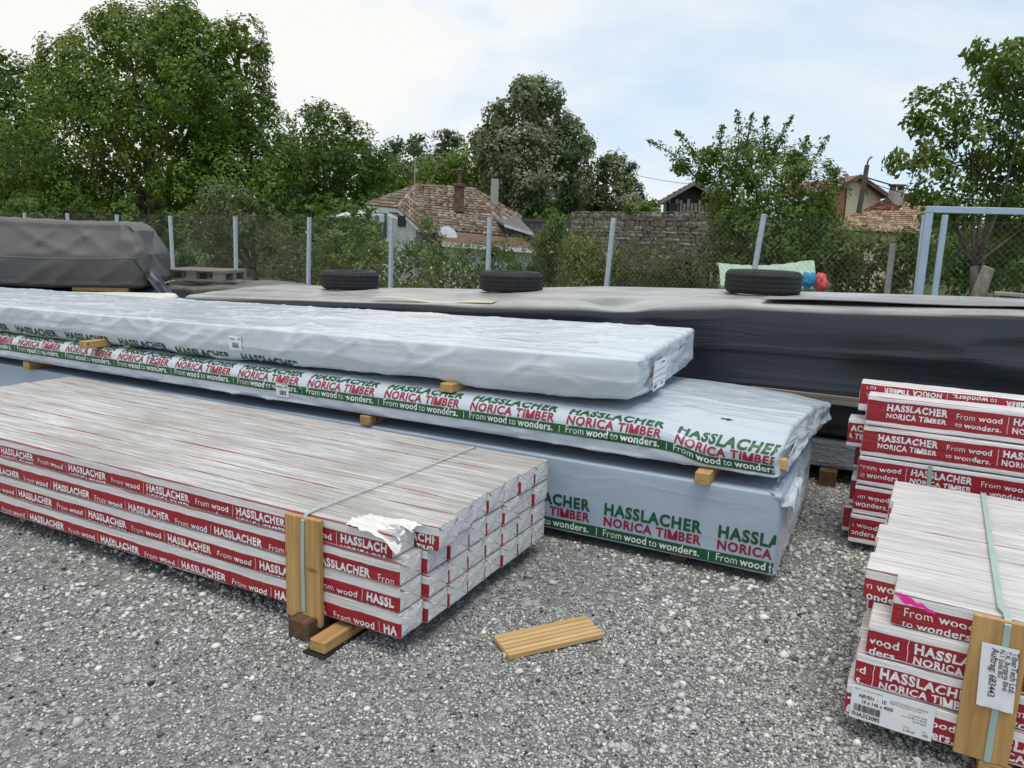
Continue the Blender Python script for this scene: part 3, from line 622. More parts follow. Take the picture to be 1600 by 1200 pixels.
def build_pack_d():
    d = empty('timber_bundle_pack', (1.215, 2.40, 0), math.radians(-29))
    tag(d, 'strapped pack of white and red wrapped bundles with labels, at the lower right edge', 'timber pack')
    r = random.Random(8); pw, ph, z0 = .178, .118, .080; st = {(0, 3): .075, (1, 3): -.025, (0, 2): .012, (0, 1): -.012, (0, 0): -.03, (2, 3): -.012, (3, 3): -.02}
    for j in range(8):
        for k in range(4):
            x = st.get((j, k), r.uniform(-.03, .012)); uni = j == 0 or (j == 1 and k == 3)
            y = j * pw + (.018 if (j == 0 and k == 3) else 0) - (.012 if j == 0 and k == 0 else 0)
            band = .012 if k != 3 else .004
            o, sw = bundle(d, 'd', x, y, z0 + k * ph, False, 4.0, .1765, .117, band, (j * 4 + k) % 5 + (40 + k if uni else 30), uni)
            spots = {(0, 3): [(-.235, .008), (.345, .008)], (0, 2): [(-.44, .008), (.135, .008)], (0, 1): [(-.53, .010), (.045, .010), (.62, .01)], (0, 0): [(-.25, .016), (.33, .016)], (1, 3): [(-.43, .008)]}.get((j, k))
            if spots: RM_SMALL.lay('printed_lettering', on(sw), o, [(a - x, b) for a, b in spots], (.006, 1.3))
            if j == 0 and k == 3:
                rr = np.random.default_rng(2); p = Print()
                for (a0, b0, a1, b1, w) in ((.006, .112, .065, .086, .022), (.02, .100, .10, .078, .012), (.075, .092, .125, .068, .010)):
                    t = np.linspace(0, 1, 9); cx = a0 + (a1 - a0) * t; cy = b0 + (b1 - b0) * t + .003 * np.sin(t * 9); hw = w * (.35 + .65 * np.sin(math.pi * np.clip(t, .08, .92))) * .6
                    V = np.concatenate([np.stack([cx, cy - hw], 1), np.stack([cx, cy + hw], 1)]); p.add((V, [[i, i + 1, 10 + i, 9 + i] for i in range(8)]), 'pink')
                p.lay('pink_marking', on(sw, .0012), o, [(0, 0)])
    # upright board with strap and a paper sheet taped on
    mb = MB(); mb.box((.300, -.030, .075), (.452, -.012, .555)); mb.build('edge_board', M['wood_v'], d, .003)
    pts = [(.395, -.0335, .078), (.395, -.0335, .30), (.392, -.033, .545), (.390, -.018, .5595), (.388, .02, .561), (.375, .05, .5635), (.372, .6, .5645), (.37, 1.40, .5635), (.37, 1.426, .52), (.37, 1.427, .1)]
    s = MB()
    for p, q in zip(pts[:-1], pts[1:]):
        p = np.array(p); q = np.array(q); h = np.array([.0095, 0, 0]); s.add([p - h, p + h, q + h, q - h], [(0, 1, 2, 3)])
    s.build('strap', M['strap'], d)
    n = 16; X, Z = np.meshgrid(np.linspace(0, 1, n), np.linspace(0, 1, n), indexing='ij')
    low = np.clip(.62 - Z, 0, 1)
    def paper(u, v, lift=0): return np.stack([.337 + .098 * u + (v - .5) * -.01, -.037 - lift - .005 * np.abs(fbm(np.asarray(u) * 6, np.asarray(v) * 9, seed=5)) * np.clip(.7 - np.asarray(v), .0, 1) * 2, .265 + .21 * v], -1)
    V = paper(X, Z).reshape(-1, 3); F = [(i * n + j, (i + 1) * n + j, (i + 1) * n + j + 1, i * n + j + 1) for i in range(n - 1) for j in range(n - 1)]
    pp = obj('paper_sheet', mesh('paper_sheet', V, F, True), d, (M['paper'],))
    p = Print()
    for body, col, h in (('TiberTech Ltd.', .17, .017), ('T.K. Burgaria Blvd.', .34, .0135), ('N.1 Sofia BG', .50, .0135), ('Auftrag: 683443', .72, .019)):
        V, F = text2d(body, 1, .012, 1.0, cut=0, height=h); W = np.stack([1 - col - V[:, 1] / .098 * -1 - .0, 1 - (V[:, 0] + .012) / .21], 1)
        W[:, 0] = (1 - col) + V[:, 1] / .098; W[:, 1] = .95 - V[:, 0] / .21 * .92; p.add((W, F), 'black_ink')
    p.lay('printed_lettering', lambda a, b, l: paper(a, b, .0025), pp, [(0, 0)])
    # shipping label
    def lab(u, v, lift=0): 
        u, v = np.asarray(u, float), np.asarray(v, float)
        return np.stack([-.012 + u, -.0165 - lift + .002 * fbm(u * 12, v * 12, seed=4), .083 + v - .02 * u], -1)
    n = 12; X, Z = np.meshgrid(np.linspace(0, .25, n), np.linspace(0, .125, n), indexing='ij'); V = lab(X, Z).reshape(-1, 3); F = [(i * n + j, (i + 1) * n + j, (i + 1) * n + j + 1, i * n + j + 1) for i in range(n - 1) for j in range(n - 1)]
    lb = obj('shipping_label', mesh('shipping_label', V, F, True), d, (M['paper'],))
    p = Print()
    for body, x, y, h, w, off in (('ABVEH  -  1E', .022, .083, .0125, .085, .02), ('16 x 146 x 4000', .035, .064, .0125, .095, .02), ('7HA353085', .006, .010, .0145, .088, .022), ('ABFETT 11.0-114/136 RT1 SAMM C', .006, .108, .0055, .09, .0),
                                  ('HASSLACHER PREDING HOLZINDUSTRIE', .118, .098, .0052, .112, .0), ('8504 Preding, Bahnhofstrasse 1', .118, .090, .0052, .10, .0), ('11.12.2025 10:40', .175, .070, .006, .055, .005), ('16.40 x 146.00', .175, .060, .006, .055, .005), ('36.44 kg/m', .19, .050, .006, .04, .005), ('2.130 m3', .165, .010, .009, .035, .01), ('192', .222, .010, .009, .018, .01), ('Netto', .165, .024, .005, .02, 0), ('Stk', .222, .024, .005, .012, 0), ('Dimension', .155, .060, .005, .018, 0)):
        p.add(text2d(body, 1, off, 1.0, cut=0, height=h, width=w), 'black_ink', x, y)
    p.add(barcode(34, .082, .026, 5), 'black_ink', .012, .030)
    p.lay('printed_lettering', lambda a, b, l: lab(a, b, .0012), lb, [(0, 0)])
    return d
PACK_D = build_pack_d()
RD = math.radians(-29)
timber('bearer_block', 'pine bearer block under the strapped pack at the lower right', 'wood block', loc_in(PACK_D, (.42, -.03, .006)), RD, (.09, 1.3, .068), 'wood_y')

def build_pack_e():
    e = empty('timber_bundle_pack', (2.0, 4.06, 0), math.radians(-27))
    tag(e, 'uneven stack of red-banded bundles behind the strapped pack at the right edge', 'timber pack')
    pw, ph, z0 = .165, .168, .05; W = []
    st = {(0, 4): -.075, (0, 3): -.078, (0, 2): -.082, (0, 1): -.085, (0, 0): -.09, (1, 4): -.125, (1, 3): -.165, (1, 2): -.09, (1, 1): -.115, (1, 0): -.135}
    for j in range(3):
        for k in range(5):
            x = st.get((j, k), -.12 + .03 * ((j * 3 + k * 5) % 4)); z = z0 + k * ph + (.042 if (j, k) == (1, 4) else 0); y = j * pw + (.02 if k == 4 else 0)
            loose = k == 4 and j < 2; uni = j < 2
            par = None if loose else e
            o, sw = bundle(par, 'e', x, y, z, False, 4.0, .158, .163, .030 if (j, k) != (1, 4) else .045, (j * 5 + k) % 4 + (60 + k + 8 * j if uni else 50), uni, name='loose_timber_bundle' if loose else 'timber_bundle')
            if loose:
                o.location = loc_in(e, (x, y, z)); o.rotation_euler = (0, 0, e.rotation_euler.z)
                tag(o, ['loose wrapped bundle lying in front on top of the uneven stack, lettering upright', 'loose wrapped bundle at the back of the uneven stack, printed upside down'][j], 'timber bundle', 'loose bundles on the uneven stack')
            spots = {(0, 4): [(.005, .052), (.583, .052)], (0, 3): [(-.02, .052), (.558, .052)], (0, 2): [(-.42, .052), (.158, .052), (.736, .052)], (0, 1): [(-.46, .05), (.12, .05)], (0, 0): [(-.5, .05)], (1, 3): [(-.30, .05)]}.get((j, k))
            if spots: RM_E.lay('printed_lettering', on(sw), o, [(a - x, b) for a, b in spots], (.01, 1.6))
            if (j, k) == (1, 4): RM_E.lay('printed_lettering', on(sw), o, [(.30 - x, .145), (.88 - x, .145)], (.03, 1.6), flip=True)
    s = MB()
    for p, q in (((.262, -.006, .555), (.266, -.006, .50)), ((.266, -.006, .50), (.27, -.006, .1))):
        p = np.array(p); q = np.array(q); h = np.array([.010, 0, 0]); s.add([p - h, p + h, q + h, q - h], [(0, 1, 2, 3)])
    s.build('strap', M['strap'], e)
    return e
RM_E = red_module(1.02, .041)
PACK_E = build_pack_e()

# ------------------------------------------------------------------ pale wrapped packs with green and red print
def wrap_disp(seed, a, b, fx=1.2, fs=3.5):
    def f(x, s):
        r1 = 1 - np.abs(vnoise(x * 2.3 + s * 3.1, s * 1.6 - x * .4, seed=seed)) * 2.6; r2 = 1 - np.abs(vnoise(x * 4.1 - s * 5.0, s * 2.2 + x, seed=seed + 3)) * 2.6
        return a * fbm(x * fx, s * fs, seed=seed + 6) + b * (np.clip(r1, 0, 1) ** 6 + .7 * np.clip(r2, 0, 1) ** 6) - b * .3
    return f
def label_on(sw, parent, x, s, w, h, lines, bc=None, lift=.004, name='paper_label', fn=None):
    fn = fn or (lambda a, b, l: sw.surf(a, b, lift + l)); V, F = rect2d(0, 0, w, h, .03)
    me = mesh(name, fn(V[:, 0] + x, V[:, 1] + s, 0.0), F, True); o = obj(name, me, parent, (M['paper'],)); p = Print()
    for body, dx, dy, hh, ww in lines: p.add(text2d(body, 1, .014, 1.0, cut=0, height=hh, width=ww), 'black_ink', dx, dy, .002)
    if bc: p.add(barcode(bc[0], bc[3], bc[4], 3), 'black_ink', bc[1], bc[2], .002)
    p.lay('printed_lettering', fn, o, [(x, s)]); return o
def end_label(sw, parent, x, y0, y1, z0, z1, seed, lines):
    def fn(a, b, l):
        a, b = np.asarray(a, float), np.asarray(b, float)
        return np.stack([x + .012 + .5 * l + .004 * fbm(a * 9, b * 14, seed=seed), y0 + (y1 - y0) * a, z0 + (z1 - z0) * b], -1)
    V, F = rect2d(0, 0, 1, 1, .1); me = mesh('paper_label', fn(V[:, 0], V[:, 1], 0.0), F, True); o = obj('paper_label', me, parent, (M['paper'],)); p = Print()
    for body, dx, dy, hh, ww in lines:
        v, f = text2d(body, 1, .014, 1.0, cut=0, height=hh, width=ww); p.add((v, f), 'black_ink', dx, dy, .004)
    for i in range(3): p.add(rect2d(.03, .25 + .2 * i, .97, .262 + .2 * i), 'black_ink', 0, 0, .004)
    p.add(barcode(16, .22, .14, seed), 'black_ink', .05, .06, .004)
    p.lay('printed_lettering', fn, o, [(0, 0)]); return o
GM = green_module(); 
def build_pack_c():
    o = empty('wrapped_timber_pack', (1.335, 3.57, 0), math.radians(-26.5))
    tag(o, 'bottom pack in pale blue film with upright green and red lettering, on the gravel', 'timber pack')
    sw = Sweep(-8, 0, 1.35, .42, .012, .012, .02, .05, .03, wrap_disp(21, .003, .0022), lambda P: P + [0, 0, .055], lambda y, z, e: .012 + .03 * fbm(y * 6, z * 9, seed=31), 5)
    obj('film_wrap', sw.mesh('film_wrap', True, 8), o, (M['film_blue'], M['film_pale']))
    GM.lay('printed_lettering', on(sw, .002, .0), o, [(-.945 + .612 * i, .012) for i in range(-4, 3)], (-3.3, -.012))
    # crumpled fold at the upper corner
    n = 18; A, B = np.meshgrid(np.linspace(0, 1, n), np.linspace(0, 1, n), indexing='ij')
    V = np.stack([-.06 + .10 * A + .012 * fbm(A * 7, B * 7, seed=4), .0 + .55 * B + .01 * fbm(A * 5, B * 9, seed=6), .478 - .09 * A ** 2 * (1 + .7 * vnoise(B * 7, A * 2, seed=3)) + .016 * fbm(A * 8, B * 10, seed=7)], -1).reshape(-1, 3)
    obj('film_flap', mesh('film_flap', V, [(i * n + j, (i + 1) * n + j, (i + 1) * n + j + 1, i * n + j + 1) for i in range(n - 1) for j in range(n - 1)], True, V[:, :2] * 1), o, (M['film_pale'],))
    return o
PACK_C = build_pack_c()
def build_pack_b2():
    o = empty('wrapped_timber_pack', (1.32, 3.60, .545), math.radians(-25.8))
    tag(o, 'middle pack in pale film with lettering bent over its front edge, sagging torn end', 'timber pack')
    def post(P):
        x, y, z = P[..., 0], P[..., 1], P[..., 2]
        e = np.clip((x + .75) / .75, 0, 1)                          # slack film at the right end
        top = np.clip(z / .17, 0, 1)
        dz = top * (.045 * np.sin(np.clip(y / 1.62, 0, 1) * math.pi) * (1 - .3 * e) - .035 * e * np.clip(1 - y / .35, 0, 1) - .07 * e ** 2 * np.clip((y - .9) / .7, 0, 1))
        dent = np.exp(-((x + .42) / .10) ** 2) * np.clip(1 - y / .3, 0, 1) * top * .03
        return np.stack([x - .02 * e * vnoise(y * 5, z * 9, seed=3) + .11 * e * np.clip(y / 1.5, 0, 1), y + .012 * e * (1 - top), z + dz - dent - .004 * np.abs(x) * (x < -2) * 0], -1)
    sw = Sweep(-9, 0, 1.62, .185, .075, .012, .02, .04, .03, wrap_disp(41, .0035, .008), post, lambda y, z, e: .01 + .03 * fbm(y * 7, z * 12, seed=35), 6)
    obj('film_wrap', sw.mesh('film_wrap', True, 8), o, (M['film_mid'], M['film_pale']))
    green_module(.605, .054, 0, .062, .122).lay('printed_lettering', lambda a, b, l: sw.surf(a, b - .042 * np.clip((a + .50 - .05 * (b - .06) / .1) / .16, 0, 1) ** 2 * (3 - 2 * np.clip((a + .50 - .05 * (b - .06) / .1) / .16, 0, 1)), .0025 + l), o, [(-1.17 + .604 * i, .067) for i in range(-9, 3)], (-6.6, -.015))
    label_on(sw, o, -3.20, .034, .105, .085, [('648346-5', .006, .062, .012, .05), ('H10', .075, .062, .012, .022)], (18, .03, .012, .055, .030), .005)
    end_label(sw, o, .012, .05, .92, .03, .115, 12, [('H10', .22, .55, .30, .09), ('0-5', .03, .62, .24, .07)])
    MB().box((-.10, .035, .045), (.022, .085, .095)).build('bare_board_end', M['wood_pale'], o, .003)
    # hole torn in the film: a flat dark patch for its shaded inside
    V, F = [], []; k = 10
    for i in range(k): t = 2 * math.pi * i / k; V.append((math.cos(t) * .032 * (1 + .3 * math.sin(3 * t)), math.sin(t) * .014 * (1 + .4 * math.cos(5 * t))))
    P = np.array(V); me = mesh('hole_shade_patch', sw.surf(-.335 + P[:, 0], .195 + .25 + P[:, 1], .003), [list(range(k))]); obj('hole_shade_patch', me, o, (M['rubber'],))
    return o
PACK_B2 = build_pack_b2()
def build_pack_b1():
    o = empty('wrapped_timber_pack', (.66, 4.04, .80), math.radians(-25.0))
    tag(o, 'topmost pack in creased pale film with its lettering rolled under the lower edge', 'timber pack')
    def post(P):
        x, y, z = P[..., 0], P[..., 1], P[..., 2]; s = np.clip(-x / 5.5, 0, 2)
        k = np.clip((x + .30) / .30, 0, 1) * np.clip(1 - y / .25, 0, 1)
        low = np.clip(1 - z / .12, 0, 1)
        return np.stack([x - .05 * k * low, y + .05 * low ** 1.5 + .03 * k, z - .075 * s + .012 * low * vnoise(x * 3, y * 2, seed=12) + .05 * np.clip(y / 1.35, 0, 1) * np.clip(1 - s, 0, 1)], -1)
    def disp(x, s):
        g = wrap_disp(61, .0035, .009, 1.0, 3.0)(x, s)
        fold = np.clip(1 - np.abs(vnoise(x * 3.0 - (s - .05) * 6.0, s * 1.2, seed=14)) * 2.4, 0, 1) ** 3 * .012 * (s < .22)
        tie = np.exp(-((np.mod(x + .2, .62) - .31) / .02) ** 2) * np.exp(-((s - .235) / .05) ** 2) * .014
        return g + fold - tie - np.exp(-((s - .135 + .012 * vnoise(x, 0 * x, seed=9)) / .006) ** 2) * .004
    sw = Sweep(-8, 0, 1.42, .245, .018, .03, .018, .025, .03, disp, post, lambda y, z, e: .01 + .028 * fbm(y * 6, z * 10, seed=38), 6)
    obj('film_wrap', sw.mesh('film_wrap', True, 9), o, (M['film_pale'], M['film_pale']))
    p = Print(); p.add((g_H[0] * [.95, .85], g_H[1]), 'green', .03, 0); p.add((g_N[0] * [.95, .85], g_N[1]), 'red', .03, -.056); p.add(rect2d(0, -.12, .61, -.068), 'green')
    def fn(a, b, l): return sw.surf(a, b - .028 + np.clip((-a - 1.6) * .016, 0, .075), .003 + l)
    p.lay('printed_lettering', fn, o, [(-2.85 - .61 * i, .006) for i in range(7)], (-7, -1.7))
    label_on(sw, o, -2.90, .075, .115, .10, [('648346-2', .006, .075, .012, .055), ('H10', .085, .075, .012, .022)], (18, .032, .018, .06, .034), .006)
    end_label(sw, o, .016, .26, .54, .035, .205, 15, [('H10', .6, .1, .10, .16), ('648346', .55, .85, .07, .3)])
    # tape remnants on the top
    for (x, y, w, h) in ((-.42, .42, .055, .012), (-1.5, .55, .07, .008), (-1.62, .58, .03, .006)):
        V, F = rect2d(0, 0, w, h); s0 = .245 + y; me = mesh('tape_remnant', sw.surf(V[:, 0] + x, V[:, 1] + s0, .003), F); obj('tape_remnant', me, o, (M['tape'],))
    return o
M['tape'] = flat('yellow_brown_tape', (.55, .36, .08), .4)
PACK_B1 = build_pack_b1()
RB = math.radians(-26)
def spacer(pack, x, y, z, size, label, mat='wood_y', rz=0.0):
    return timber('spacer_block', label, 'wood block', loc_in(pack, (x, y, z)), RB + rz, size, mat, .003, 'wood spacers between the wrapped packs')
spacer(PACK_C, -.385, -.055, .478, (.075, 1.3, .062), 'pine spacer end sticking out between bottom and middle pack, nearest the right end')
spacer(PACK_C, -2.50, -.02, .478, (.075, 1.3, .062), 'pine spacer end between bottom and middle pack, just above the dirty near pack')
spacer(PACK_C, -5.9, -.05, .478, (.075, 1.3, .062), 'pine spacer between bottom and middle pack at the left edge')
spacer(PACK_B2, -1.93, .06, .198, (.085, 1.2, .052), 'pine spacer end between middle and top pack, near the photo centre')
spacer(PACK_B2, -5.0, -.10, .195, (.075, 1.3, .055), 'long pine spacer sticking out between middle and top pack, on the left')
spacer(PACK_B2, -4.78, .10, .195, (.06, 1.2, .05), 'shorter pine spacer beside the long one under the top pack, on the left', rz=.05)
timber('bearer_block', 'low bearer under the bottom pale blue pack near its right end', 'wood block', loc_in(PACK_C, (-.5, .05, .003)), RB, (.09, 1.2, .05), 'wood_y_dark')

# ------------------------------------------------------------------ big dark tarpaulin stack
def m_tarp(name, base, dust, dustc, rough=.36, ax=(.6, 7.0), b=.5):
    t = NT(name); uv = t.coord('UV'); n1 = t.noise(t.mapping(uv, (ax[0], ax[1], 1)), 1.0, 4, .55, .6)
    n2 = t.noise(t.mapping(uv, (1.3, 3, 1), (4, 1, 0)), 1.0, 6, .65); d = t.math('MULTIPLY', t.ramp(n2, [(.3, .35), (.75, 1.0)]), dust)
    up = t.n('SeparateXYZ', {0: t.n('NewGeometry').outputs['Normal']}).outputs[2]
    d = t.math('MULTIPLY', d, t.ramp(up, [(.45, .0), (.92, 1.0)]))      # road dust settles on the flat top
    t.set(base=t.mix(d, base, dustc), rough=t.math('ADD', rough, t.math('MULTIPLY', d, .25)), spec=.5, normal=t.bump(n1, b, .03)); return t.m
M['tarp'] = m_tarp('dark_blue_grey_tarpaulin', (.019, .022, .029), .95, (.55, .54, .52), .24, (.30, 6.0), .5)
M['tarp_brown'] = m_tarp('brown_grey_tarpaulin', (.095, .09, .085), .35, (.22, .21, .20), .6, (2.0, 4.0), .5)
TF = np.array([(-6.4, .95, 1.03), (-5, .99, 1.07), (-3.6, 1.05, 1.13), (-2.3, 1.12, 1.23), (-1.2, 1.19, 1.27), (-.7, 1.25, 1.28), (0, 1.27, 1.30), (1.0, 1.32, 1.33), (3.5, 1.34, 1.34)])
def tarp_top(x, y): 
    a = np.interp(x, TF[:, 0], TF[:, 1]); b = np.interp(x, TF[:, 0], TF[:, 2]); t = np.clip(y / 1.3, 0, 1) ** .7; return a + (b - a) * t
def build_tarp():
    o = empty('tarpaulin_stack', (2.25, 5.30, 0), math.radians(-26))
    tag(o, 'long stack under a dark glossy tarpaulin with dusty grey top, running across the yard', 'covered stack')
    def post(P):
        x, y, z = P[..., 0], P[..., 1], P[..., 2]; k = z / .95
        low = np.clip(1 - z / .3, 0, 1)
        return np.stack([x, y + .10 * low ** 1.5 - .03 * np.sin(np.clip(k, 0, 1) * math.pi) * (y < .4), .33 + (tarp_top(x, y) - .33) * k], -1)
    def disp(x, s):
        fold = np.clip(1 - np.abs(vnoise(x * .35 + s * .5, s * 7.0, seed=71)) * 2.6, 0, 1) ** 3 * np.where(s < .95, 1.3, .5)
        notch = np.exp(-((x + 1.55 + (s - .95) * .8) / .22) ** 2) * np.clip((s - .55) / .5, 0, 1) * (s < 1.3)
        return np.where(s < 1.0, .03, .011) * fbm(x * .40, s * 4.0, seed=72, oct=2) + .022 * fold * np.where(s < 1.0, 1, .4) - .06 * notch
    sw = Sweep(-6.4, 4.0, 1.5, .95, .06, .05, .03, .07, .05, disp, post, lambda y, z, e: .05 * fbm(y * 3, z * 3, seed=5), 7)
    obj('tarpaulin', sw.mesh('tarpaulin', True, 6), o, (M['tarp'], M['tarp'])); return o, sw
PACK_T, SW_T = build_tarp()
def on_top(px, py, yy=None):
    """point of the tarpaulin's top surface seen near a pixel"""
    best = None
    for x in np.linspace(-6.3, 3.5, 120):
        for y in np.linspace(.12, 1.42, 40):
            z = float(tarp_top(x, y)); w = loc_in(PACK_T, (x, y, z)); q = (np.array(w) - CP) @ CR; u, v = 800 + FPX * q[0] / -q[2], 600 - FPX * q[1] / -q[2]
            d = (u - px) ** 2 + 4 * (v - py) ** 2
            if best is None or d < best[0]: best = (d, x, y, z)
    return best[1:]
def top_z(x, y):
    s = .95 + y - .02; P = SW_T.surf(np.array([x]), np.array([s - .04]))[0]; return float(P[2])
o = empty('wrapped_timber_pack', loc_in(PACK_T, (0, .06, 0)), math.radians(-26)); tag(o, 'low pack in dark grey film on the ground beneath the dark tarpaulin', 'timber pack')
sw = Sweep(-3.2, 4, 1.2, .20, .015, .015, .03, .1, .02, wrap_disp(81, .004, .003), lambda P: P + [0, 0, .115], None, 4); obj('film_wrap', sw.mesh('film_wrap', True, 2), o, (M['film_grey'], M['film_grey']))
timber('bearer_block', 'brown bearer block under the low dark grey pack, beside the red-banded stack', 'wood block', loc_in(PACK_T, (.03, -.03, 0)), math.radians(-26), (.115, 1.2, .115), 'wood_y_dark')
lath = MB().box((-.55, -.055, .60), (.24, -.03, .665)).build('lath', M['wood_grey'], None, .003, loc=tuple(PACK_T.location), rz=math.radians(-26)); tag(lath, 'grey weathered lath lying against the front of the dark tarpaulin', 'lath')

# tyres weighing the tarpaulin down
def tyre_mesh():
    n = 120; R, w = .315, .205
    pr = [(.205, .03, 0), (.215, .012, 0), (.245, .004, 0), (.275, .006, 0), (.296, .016, 1), (.306, .030, 2)]
    zs = [.040, .058, .060, .068, .070, .094, .096, .1085, .1105, .135, .137, .145, .147, .165]
    for z in zs: pr.append((R - (.0045 if z in (.060, .068, .096, .1085, .137, .145) else 0), z, 3))
    pr += [(.306, .175, 2), (.296, .189, 1), (.275, .199, 0), (.245, .201, 0), (.215, .193, 0), (.205, .175, 0), (.215, .14, 0), (.27, .12, 0), (.27, .08, 0), (.215, .06, 0)]
    m = len(pr); V = []; mi = []
    for i in range(n):
        t = 2 * math.pi * i / n
        for r, z, k in pr:
            rr = r - (.006 if k in (1, 2) and i % 3 == 0 else 0) - (.003 if k == 3 and (i % 4 == 0) and (z < .058 or z > .147) else 0); V.append((rr * math.cos(t), rr * math.sin(t), z))
    F = []; 
    for i in range(n):
        for j in range(m):
            F.append((i * m + j, i * m + (j + 1) % m, ((i + 1) % n) * m + (j + 1) % m, ((i + 1) % n) * m + j)); mi.append(1 if 4 <= j <= 21 else 0)
    return V, F, mi
_tv, _tf, _tm = tyre_mesh()
_tread = mesh('tread', _tv, [f for f, k in zip(_tf, _tm) if k], False); _tread.materials.append(M['rubber'])
_side = mesh('sidewall', _tv, [f for f, k in zip(_tf, _tm) if not k], False); _side.materials.append(M['rubber'])
for me_ in (_tread, _side):
    b_ = bmesh.new(); b_.from_mesh(me_); bmesh.ops.recalc_face_normals(b_, faces=b_.faces[:]); b_.to_mesh(me_); b_.free()
for (px, py, k, lab) in ((574, 438, 1.0, 'worn black tyre on the tarpaulin, smallest and farthest left of the three'), (815, 432, 1.0, 'black tyre lying near the middle of the tarpaulin, in front of the tiled house'), (1197, 443, 1.0, 'black tyre on the tarpaulin in front of the green waste container')):
    x, y, z = on_top(px, py); y = min(max(y, .5), 1.1); tt = empty('tyre', loc_in(PACK_T, (x, y, top_z(x, y) - .004)), RNG.random() * 6); tag(tt, lab, 'tyre', 'tyres weighing down the tarpaulin')
    tt.scale = (k, k, k); inst('tread', _tread, tt); inst('sidewall', _side, tt)
def warped_sheet(name, label, cat, x0, y0, L, W, rz, mat, thick, bend, z0=None):
    n = 24; X, Y = np.meshgrid(np.linspace(0, L, n), np.linspace(0, W, 6), indexing='ij'); c, s = math.cos(rz), math.sin(rz)
    GX = x0 + X * c - Y * s; GY = y0 + X * s + Y * c
    base = np.array([[top_z(float(a), float(min(max(b, .05), 1.4))) for a, b in zip(ra, rb)] for ra, rb in zip(GX, GY)]); base = np.maximum.accumulate(base[:, ::1], 1) * 0 + base.max(1)[:, None] * .5 + base * .5
    Z = base + .008 + bend(X / L, Y / W); top = np.stack([GX, GY, Z + thick], -1).reshape(-1, 3); bot = np.stack([GX, GY, Z], -1).reshape(-1, 3); N = n * 6
    F = []
    for i in range(n - 1):
        for j in range(5):
            a = i * 6 + j; F += [(a, a + 6, a + 7, a + 1), (N + a, N + a + 1, N + a + 7, N + a + 6)]
        F += [(i * 6, N + i * 6, N + i * 6 + 6, i * 6 + 6), (i * 6 + 5, i * 6 + 11, N + i * 6 + 11, N + i * 6 + 5)]
    for j in range(5): F += [(j, j + 1, N + j + 1, N + j), ((n - 1) * 6 + j, N + (n - 1) * 6 + j, N + (n - 1) * 6 + j + 1, (n - 1) * 6 + j + 1)]
    V = np.array([loc_in(PACK_T, p) for p in np.concatenate([top, bot])]); return tag(obj(name, mesh(name, V, F, False), None, (M[mat],)), label, cat)
M['card'] = flat('pale_cardboard', (.56, .50, .40), .8, var=.1); M['osb'] = flat('grey_brown_board', (.26, .235, .20), .75, var=.2, scale=20)
warped_sheet('cardboard_strip', 'pale warped cardboard strip on the front edge of the tarpaulin', 'cardboard', -4.0, .06, 1.25, .10, .0, 'card', .004, lambda u, v: .02 * np.sin(u * 8) * (1 - u) + .03 * (1 - u) ** 3)
M['tarp_panel'] = flat('grey_dusty_panel', (.27, .265, .26), .5, var=.08)
warped_sheet('curled_panel', 'thin curled grey panel lying flat on the tarpaulin right of the middle', 'panel', -.55, .09, 1.9, .45, .02, 'tarp_panel', .005, lambda u, v: .012 * (1 + np.sin(u * 6.5)) * (1 - v) + .004)
warped_sheet('bent_board', 'bent grey board resting on the tarpaulin at the right edge', 'board', .95, .75, 2.4, .22, -.12, 'osb', .018, lambda u, v: .05 * (1 - u) ** 2)

